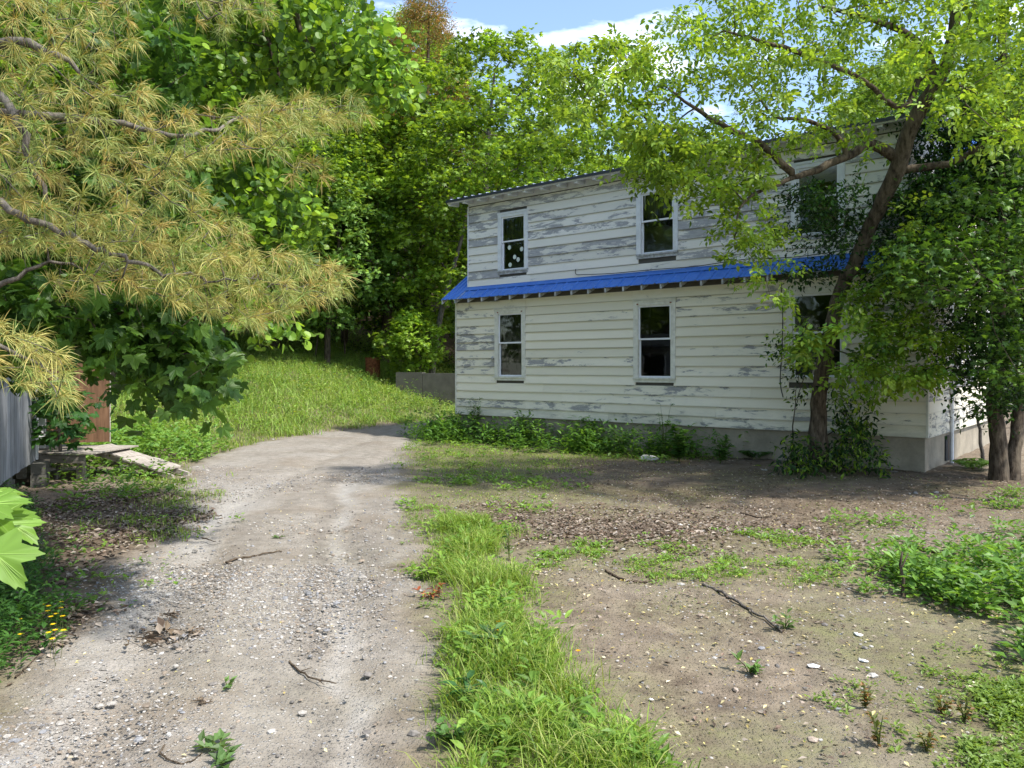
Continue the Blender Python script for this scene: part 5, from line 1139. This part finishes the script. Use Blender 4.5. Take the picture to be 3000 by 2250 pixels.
# pebbles
def stones(XY, size, cols, seed, sink=.35):
    r = np.random.default_rng(seed); n = len(XY); t = (1+5**.5)/2
    ico = norm(np.array([(-1, t, 0), (1, t, 0), (-1, -t, 0), (1, -t, 0), (0, -1, t), (0, 1, t), (0, -1, -t), (0, 1, -t), (t, 0, -1), (t, 0, 1), (-t, 0, -1), (-t, 0, 1)], float))
    If = np.array([(0, 11, 5), (0, 5, 1), (0, 1, 7), (0, 7, 10), (0, 10, 11), (1, 5, 9), (5, 11, 4), (11, 10, 2), (10, 7, 6), (7, 1, 8), (3, 9, 4), (3, 4, 2), (3, 2, 6), (3, 6, 8), (3, 8, 9), (4, 9, 5), (2, 4, 11), (6, 2, 10), (8, 6, 7), (9, 8, 1)])
    s = (size*np.exp(r.normal(-.35, .5, n)))[:, None, None]; a = r.uniform(0, 6.283, n); ca, sa = np.cos(a)[:, None], np.sin(a)[:, None]
    V = ico[None]*(1+r.normal(0, .13, (n, 12, 1)))*np.stack([np.ones(n), r.uniform(.55, .9, n), r.uniform(.3, .6, n)], 1)[:, None]*s
    X = V[..., 0]*ca-V[..., 1]*sa; Y = V[..., 0]*sa+V[..., 1]*ca; z = gz(XY[:, 0], XY[:, 1])[:, None]+V[..., 2]+s[..., 0]*.15
    V = np.stack([X+XY[:, :1], Y+XY[:, 1:], z], -1); c = np.array(cols)[r.choice(len(cols), n)]*r.uniform(.75, 1.25, (n, 1))
    return V.reshape(-1, 3), (If[None]+np.arange(n)[:, None, None]*12).reshape(-1, 3), np.repeat(np.clip(c, .02, .85), 12, 0)
SC_ = [(.28, .26, .235), (.22, .22, .225), (.33, .305, .27), (.17, .155, .14), (.40, .38, .35), (.27, .22, .17)]
def stuff_stone(name, label, parts_, cat): return tag(finish_crown(name, parts_, M['stone'], None, (0, 0, 0)), label, cat, None, 'stuff')
stuff_stone('gravel', 'loose grey and tan pebbles on the driveway', [
  stones(sample(ROAD, 13000, lambda x, y: ((y < 7)*(.06+.94*clump(x, y, 1.1, 40)*sstep(-.6, -1.6, x))), 70), .0085, SC_, 71), stones(sample(ROAD, 6000, lambda x, y: (y > 6)*(y < 14)*clump(x, y, .8, 41), 72), .011, SC_, 73),
  stones(sample(ROAD, 200, lambda x, y: (y < 9)*1., 74), .018, SC_, 75)], 'gravel')
stuff_stone('yard_pebbles', 'small pale pebbles on the bare soil of the yard', [stones(sample(YARD, 5000, lambda x, y: (y < 11)*(.1+.9*clump(x, y, 1.4, 42)**2), 76), .009, SC_, 77), stones(sample(YARD, 160, lambda x, y: (y < 9)*1., 78), .02, [(.42, .40, .36), (.36, .29, .23)], 79)], 'pebbles')

# ---------------------------------------------------------------- individual small things
def gp(u, v, dz_=0.): x, y = G(u, v); return np.array([x, y, gz1(x, y)+dz_])
def stick(label, pts, r, cat='stick', mat='twig', name='stick', group='fallen sticks', forks=()):
    P = [gp(u, v, r*.9+k*.0) for k, (u, v) in enumerate(pts)]; o0 = P[0]; e_ = empty(name, o0, 0, label, cat, group)
    sk = Skel(); sk.line([p-o0 for p in P], None, -1, 4, r*.4); mb = MB(); mb.tube(np.array(sk.p), np.linspace(r, r*.45, len(sk.p)), 6); mb.build('branch', M[mat], e_, True)
    if forks:
        mb = MB()
        for f_ in forks: Q = [gp(u, v, r) -o0 for u, v in f_]; mb.tube(np.array(Q), np.linspace(r*.5, r*.25, len(Q)), 5)
        mb.build('side_twig', M[mat], e_, True)
stick('curved brown stick lying across the middle of the driveway', [(662, 1650), (700, 1637), (745, 1628), (800, 1615), (825, 1612)], .012)
stick('short dark twig near the top left of the gravel', [(592, 1572), (612, 1576), (632, 1582)], .008)
stick('forked reddish twig in the right wheel track', [(848, 1945), (880, 1975), (930, 2000), (985, 2010)], .007, forks=[[(880, 1975), (915, 1965)], [(930, 2000), (950, 2015)]])
stick('pale branch lying on the leaf litter in mid yard', [(1775, 1678), (1820, 1697), (1870, 1707), (1925, 1700)], .012, forks=[[(1895, 1692), (1910, 1672)]])
stick('light stick on the soil below the house corner', [(2170, 1500), (2215, 1510), (2262, 1508)], .014)
stick('long pale stalk in the weeds at the lower left', [(45, 1985), (80, 1955), (122, 1922)], .007)
stick('curled thin twig at the bottom of the driveway', [(482, 2190), (470, 2215), (520, 2240), (560, 2232), (592, 2205)], .005)
stick('thick rotting branch lying near the middle right of the yard', [(2060, 1715), (2120, 1745), (2180, 1780), (2240, 1815), (2290, 1850)], .014, mat='bark_grey')
stick('dark branch lying at the edge of the weeds on the right', [(2670, 1590), (2720, 1615), (2790, 1630)], .025, mat='bark')
stick('long grey branch under the ramp beside the sapling', [(330, 1368), (390, 1380), (450, 1372), (500, 1358)], .03, mat='bark_grey')
# dark stump-like stake in the right weeds
p = gp(2642, 1738); e_ = empty('stake', p, 0, 'dark upright broken stem standing in the weeds on the right', 'stake'); mb = MB(); mb.tube([(0, 0, -.05), (.014, 0, .12), (-.008, .01, .24), (.004, 0, .34)], [.015, .012, .011, .007], 7); mb.tube([(0, 0, .22), (.05, 0, .33)], [.008, .004], 5); mb.build('stem', M['bark'], e_, True)
# clods of dried mud and leaves on the driveway
def clod(u, v, s, label, seed):
    r = np.random.default_rng(seed); p = gp(u, v, 0); e_ = empty('debris_clump', p, 0, label, 'debris', 'dried clumps on the driveway')
    n = 34; XY = r.normal(0, s*.5, (n, 2)); parts_ = []
    P = np.stack([XY[:, 0], XY[:, 1], r.uniform(0, s*.28, n)*np.exp(-(XY**2).sum(1)/(s*s))], 1)+[0, 0, .008]
    V, Fc = inst(T_OVAL, P, norm(r.normal(size=(n, 3))*[1, 1, .5]), norm(r.normal(size=(n, 3))*.6+[0, 0, 1]), s*.55*r.uniform(.5, 1.2, n)); c = np.array([(.20, .15, .10), (.12, .085, .06), (.27, .22, .17)])[r.choice(3, n)]
    mesh_np('dry_leaves', V, Fc, M['litter'], e_, col=expand(c, 4)); mb = MB()
    for k in range(5): a, b = r.normal(0, s*.6, 2), r.normal(0, s*.6, 2); mb.tube([(a[0], a[1], .01), ((a+b)[0]/2, (a+b)[1]/2, s*.2), (b[0], b[1], .01)], [.004, .004, .002], 5)
    mb.build('twigs', M['twig'], e_, True)
clod(500, 1820, .07, 'small dark dried clump, farthest of those on the gravel', 1); clod(470, 1880, .16, 'largest dried clump of leaves and twigs on the left of the driveway', 2); clod(570, 1868, .06, 'small brown clump just right of the largest one', 3)
clod(595, 2065, .035, 'tiny dark clump low on the driveway', 4)
# single plants
def plant(name, label, u, v, h, spread, n, size, cols, tmpl, seed, cat='plant', group='single weeds on the ground', stems=5, mat='leaf', base=None):
    global rng
    rng = np.random.default_rng(seed); p = gp(u, v) if base is None else np.asarray(base, float); e_ = empty(name, p, 0, label, cat, group)
    mb = MB(); P = []; D = []
    for k in range(stems):
        a = rng.uniform(0, 6.28); r_ = spread*rng.uniform(.3, 1); hh = h*rng.uniform(.65, 1.05); pts = np.array([(0, 0, -.01), (r_*.3*math.cos(a), r_*.3*math.sin(a), hh*.5), (r_*math.cos(a), r_*math.sin(a), hh)]); mb.tube(pts, [.0035+h*.004, .003+h*.002, .0015], 5)
        for j in range(n): t = rng.uniform(.15, 1); q = (1-t)**2*pts[0]+2*t*(1-t)*pts[1]+t*t*pts[2]; P.append(q); D.append((math.cos(a)*.6+rng.normal()*.7, math.sin(a)*.6+rng.normal()*.7, rng.uniform(-.1, .6)))
    mb.build('stem', M['stem'], e_, True); P = np.array(P); m = len(P); V, Fc = inst(tmpl, P, norm(np.array(D)), norm(rvec(m)*.35+[0, 0, 1]), size*rng.uniform(.6, 1.2, m)); mesh_np('leaves', V, Fc, M[mat], e_, col=expand(palette(m, cols), len(tmpl[0]))); return e_
plant('weed', 'small grey green rosette at the bottom edge of the driveway', 640, 2195, .05, .09, 4, .075, [(.13, .22, .07)], T_OVAL, 1)
plant('weed', 'second green rosette right at the bottom of the driveway', 650, 2240, .05, .08, 4, .07, [(.11, .20, .06)], T_OVAL, 2)
plant('weed', 'little sprouting weed in the middle of the driveway', 665, 2020, .04, .07, 3, .05, [(.15, .26, .08)], T_OVAL, 3)
plant('weed', 'tiny weed beside the curved stick on the driveway', 815, 1570, .03, .06, 3, .045, [(.10, .20, .04)], T_OVAL, 4)
plant('weed', 'leafy green weed with a dark shadow on the bare right soil', 2195, 1965, .09, .10, 6, .06, [(.13, .24, .06)], T_OVAL, 5)
plant('weed', 'leafy weed behind the pale litter, centre right soil', 2300, 1840, .10, .10, 6, .055, [(.12, .22, .05)], T_OVAL, 6)
plant('seedling', 'upright dark stemmed seedling at the head of the grass strip', 1492, 1640, .38, .06, 7, .07, [(.05, .12, .03), (.08, .16, .03)], T_OVAL, 7, stems=3)
for k, (u, v, lab, hh) in enumerate(((2575, 2185, 'reddish topped bushy seedling, largest at the bottom right', .15), (2535, 2065, 'reddish seedling above the largest one', .13), (2825, 2110, 'wide reddish seedling in the creeping weeds', .14), (2715, 2200, 'thin brown tipped seedling beside the creeping weeds', .11), (2760, 2085, 'small reddish seedling left of the wide one', .09))):
    plant('seedling', lab, u, v, hh, .05, 9, .034, [(.16, .17, .04), (.26, .14, .05), (.12, .16, .03)], T_OVAL, 20+k, stems=6, group='reddish seedlings at the lower right')
plant('dead_plant', 'rust red dead plant at the left side of the grass strip', 1265, 1760, .07, .12, 9, .06, [(.26, .075, .03), (.20, .06, .03), (.30, .12, .05)], T_LANCE, 30, mat='litter', group='dead plants')
plant('weed', 'bright lime leaved weed just above the rust red plant', 1250, 1700, .13, .07, 7, .10, [(.22, .36, .05)], T_LANCE, 31)
plant('weed', 'broad leaved grey green weed in the middle of the grass strip', 1430, 1955, .20, .10, 8, .10, [(.10, .20, .06)], T_LANCE, 32, stems=7)
plant('weed', 'dark leaved weed at the left edge of the grass strip', 1400, 2090, .14, .12, 7, .10, [(.05, .14, .035)], T_LANCE, 33, stems=6)
plant('clover_plant', 'clover with small round leaves at the bottom left of the strip', 1320, 2185, .09, .12, 12, .035, [(.12, .24, .06)], T_ROUND, 34, stems=8)
for k, (u, v, Y, h, lab) in enumerate(((1390, 1225, 19.3, 1.05, 'tall nettle like weed against the left end of the house wall'), (1545, 1245, 18.0, .8, 'feathery weed against the wall below the first window'), (1720, 1262, 16.9, .75, 'leafy weed at the wall between the two windows'), (1945, 1230, 15.6, 1.3, 'slender seedling tree with spreading top leaves by the wall'), (1990, 1330, 14.6, .75, 'round leaved bush at the wall right of the slender seedling'), (1820, 1300, 15.6, .6, 'pale leafed weed by the foundation'), (1325, 1260, 19.6, .7, 'dark weed around the left corner of the house'), (2110, 1330, 14.3, .5, 'low dark weed by the bare foundation'), (1270, 1265, 20.3, .5, 'leafy weed spilling onto the driveway end'))):
    x_, y_ = (u-1500)/F*Y, Y; b = (x_, y_, gz1(x_, y_)); plant('tall_weed', lab, 0, 0, h, .28 if k != 3 else .2, 26 if k != 3 else 9, .115, [(.05, .13, .025), (.08, .18, .03), (.11, .23, .04)], T_LANCE if k != 4 else T_ROUND, 40+k, stems=10 if k != 3 else 4, group='weeds along the house wall', base=b)
# ferns near foundation
def fern(u, v, s, label, seed, cols):
    r = np.random.default_rng(seed); p = gp(u, v); e_ = empty('fern', p, 0, label, 'fern', 'ferns by the foundation'); mb = MB(); P = []; D = []; U = []
    for k in range(9):
        a = k*.7+r.normal()*.2; L = s*r.uniform(.8, 1.1); t = np.linspace(0, 1, 14); X = L*.75*t; Z = L*(.9*t-.62*t*t); pts = np.stack([X*math.cos(a), X*math.sin(a), Z], 1); mb.tube(pts, np.linspace(.004, .0012, 14), 4)
        for i in range(2, 14):
            for sg in (-1, 1): P.append(pts[i]); D.append((-sg*math.sin(a)+.35*math.cos(a), sg*math.cos(a)+.35*math.sin(a), -.15)); U.append(.33*L*math.sin(math.pi*min(1, t[i]*.85+.12)))
    mb.build('stalks', M['stem'], e_, True); P, D, U = np.array(P), norm(np.array(D)), np.array(U); V, Fc = inst((T_LANCE[0]*[1, .8, 1], T_LANCE[1]), P, D, norm(r.normal(size=(len(P), 3))*.15+[0, 0, 1]), U)
    mesh_np('fronds', V, Fc, M['leaf'], e_, col=expand(np.array(cols)*r.uniform(.8, 1.2, (len(P), 1)), 7))
fern(2215, 1345, .55, 'green fern at the foundation left of the leaning trunk', 1, (.07, .16, .04)); fern(2140, 1335, .42, 'smaller dark fern left of the other one', 2, (.045, .11, .03)); fern(2850, 1375, .55, 'bright fern at the foot of the sunlit gable', 3, (.13, .26, .05)); fern(2700, 1660, .3, 'small fern among the weeds on the right', 4, (.11, .24, .05))
# flowers
def flower(u, v, h, label, col_, group, seed, s=.014, Y=None, name='buttercup'):
    r = random.Random(seed)
    if Y is None: p = gp(u, v)
    else: x_ = (u-1500)/F*Y; p = np.array([x_, Y, gz1(x_, Y)])
    e_ = empty(name, p, r.uniform(0, 6), label, 'flower', group); mb = MB(); mb.tube([(0, 0, 0), (.01, 0, h*.5), (.015, .005, h)], [.0016, .0014, .001], 5); mb.build('stem', M['stem'], e_)
    P = np.tile([(.015, .005, h)], (6, 1)); a = np.arange(6)*1.047; D = norm(np.stack([np.cos(a), np.sin(a), np.full(6, .35)], 1)); V, Fc = inst((T_OVAL[0]*[1, 1.6, 1], T_OVAL[1]), P, D, np.tile([(0, 0, 1.)], (6, 1)), s); mesh_np('petals', V, Fc, M['petal'], e_, col=np.array(col_))
YL = (.80, .58, .02)
for k, (u, v) in enumerate(((125, 1785), (133, 1808), (143, 1823), (55, 1832), (175, 1800), (172, 1812), (157, 1845), (163, 1865), (180, 1822), (150, 1871), (163, 1888), (68, 1870), (188, 1780), (140, 1796), (178, 1866))):
    flower(u, v+70, .16, 'small yellow buttercup in the shaded weeds left of the driveway', YL, 'buttercups at the lower left', k, .019)
flower(1452, 1885, .10, 'orange yellow flower in the grass strip, upper of two', (.85, .45, .01), 'flowers in the strip', 31, .02); flower(1449, 1912, .10, 'orange yellow flower in the grass strip, lower of two', (.85, .42, .01), 'flowers in the strip', 32, .016); flower(1700, 1945, .04, 'low orange flower at the right edge of the grass strip', (.85, .4, .01), 'flowers in the strip', 33, .018)
r = random.Random(8)
for k in range(60):
    x_ = r.uniform(-10, -.5); Y = yedge(x_)+r.uniform(1, 9)
    flower(x_*F/Y+1500, 0, .42, 'small yellow meadow flower among the tall grass', (.75, .62, .03), 'yellow flowers in the meadow', 100+k, .035, Y=float(Y), name='meadow_flower')
for k in range(9):
    Y = 33+r.random(); flower(985+k*9, 0, .5, 'white flower head at the top edge of the meadow', (.8, .8, .74), 'white flowers in the meadow', 200+k, .05, Y=Y, name='meadow_flower')
# litter and stones that stand out
def scrap(u, v, s, col_, label, name='paper_scrap', cat='litter', seed=0, flat_=.25):
    r = np.random.default_rng(seed); p = gp(u, v, 0); V, Fc, c = stones(np.zeros((1, 2)), s, [col_], seed); V[:, 2] = (V[:, 2]-gz1(0, 0))*flat_*2+.005
    o = mesh_np(name, V, Fc, M['stone'], None, col=c, smooth=False); o.location = tuple(p); tag(o, label, cat, 'pale scraps and stones on the soil')
scrap(2383, 1946, .05, (.8, .8, .8), 'largest white scrap on the bare soil at centre right', seed=1); scrap(2512, 1853, .05, (.75, .7, .62), 'pale scrap behind the large white one', seed=2); scrap(1902, 1342, .14, (.55, .53, .48), 'flat pale stone at the edge of the weeds by the house', 'stone', 'stone', 3); scrap(1568, 1650, .03, (.10, .22, .62), 'tiny blue scrap right of the grass strip', seed=4)
scrap(2240, 1377, .12, (.45, .44, .40), 'light flat stone at the foot of the house wall', 'stone', 'stone', 5); scrap(2530, 1930, .03, (.8, .78, .74), 'small white scrap right of the largest one', seed=6); scrap(1992, 1536, .05, (.6, .56, .5), 'rounded pale stone in the leaf litter', 'stone', 'stone', 7); scrap(2620, 1385, .22, (.22, .20, .17), 'flat dark slab lying below the house corner', 'stone', 'stone', 8)
scrap(1908, 2053, .03, (.75, .73, .70), 'round white pebble right of the grass strip', 'stone', 'stone', 9); scrap(800, 1288, .09, (.7, .7, .68), 'white scrap on the grassy verge by the driveway', seed=10)
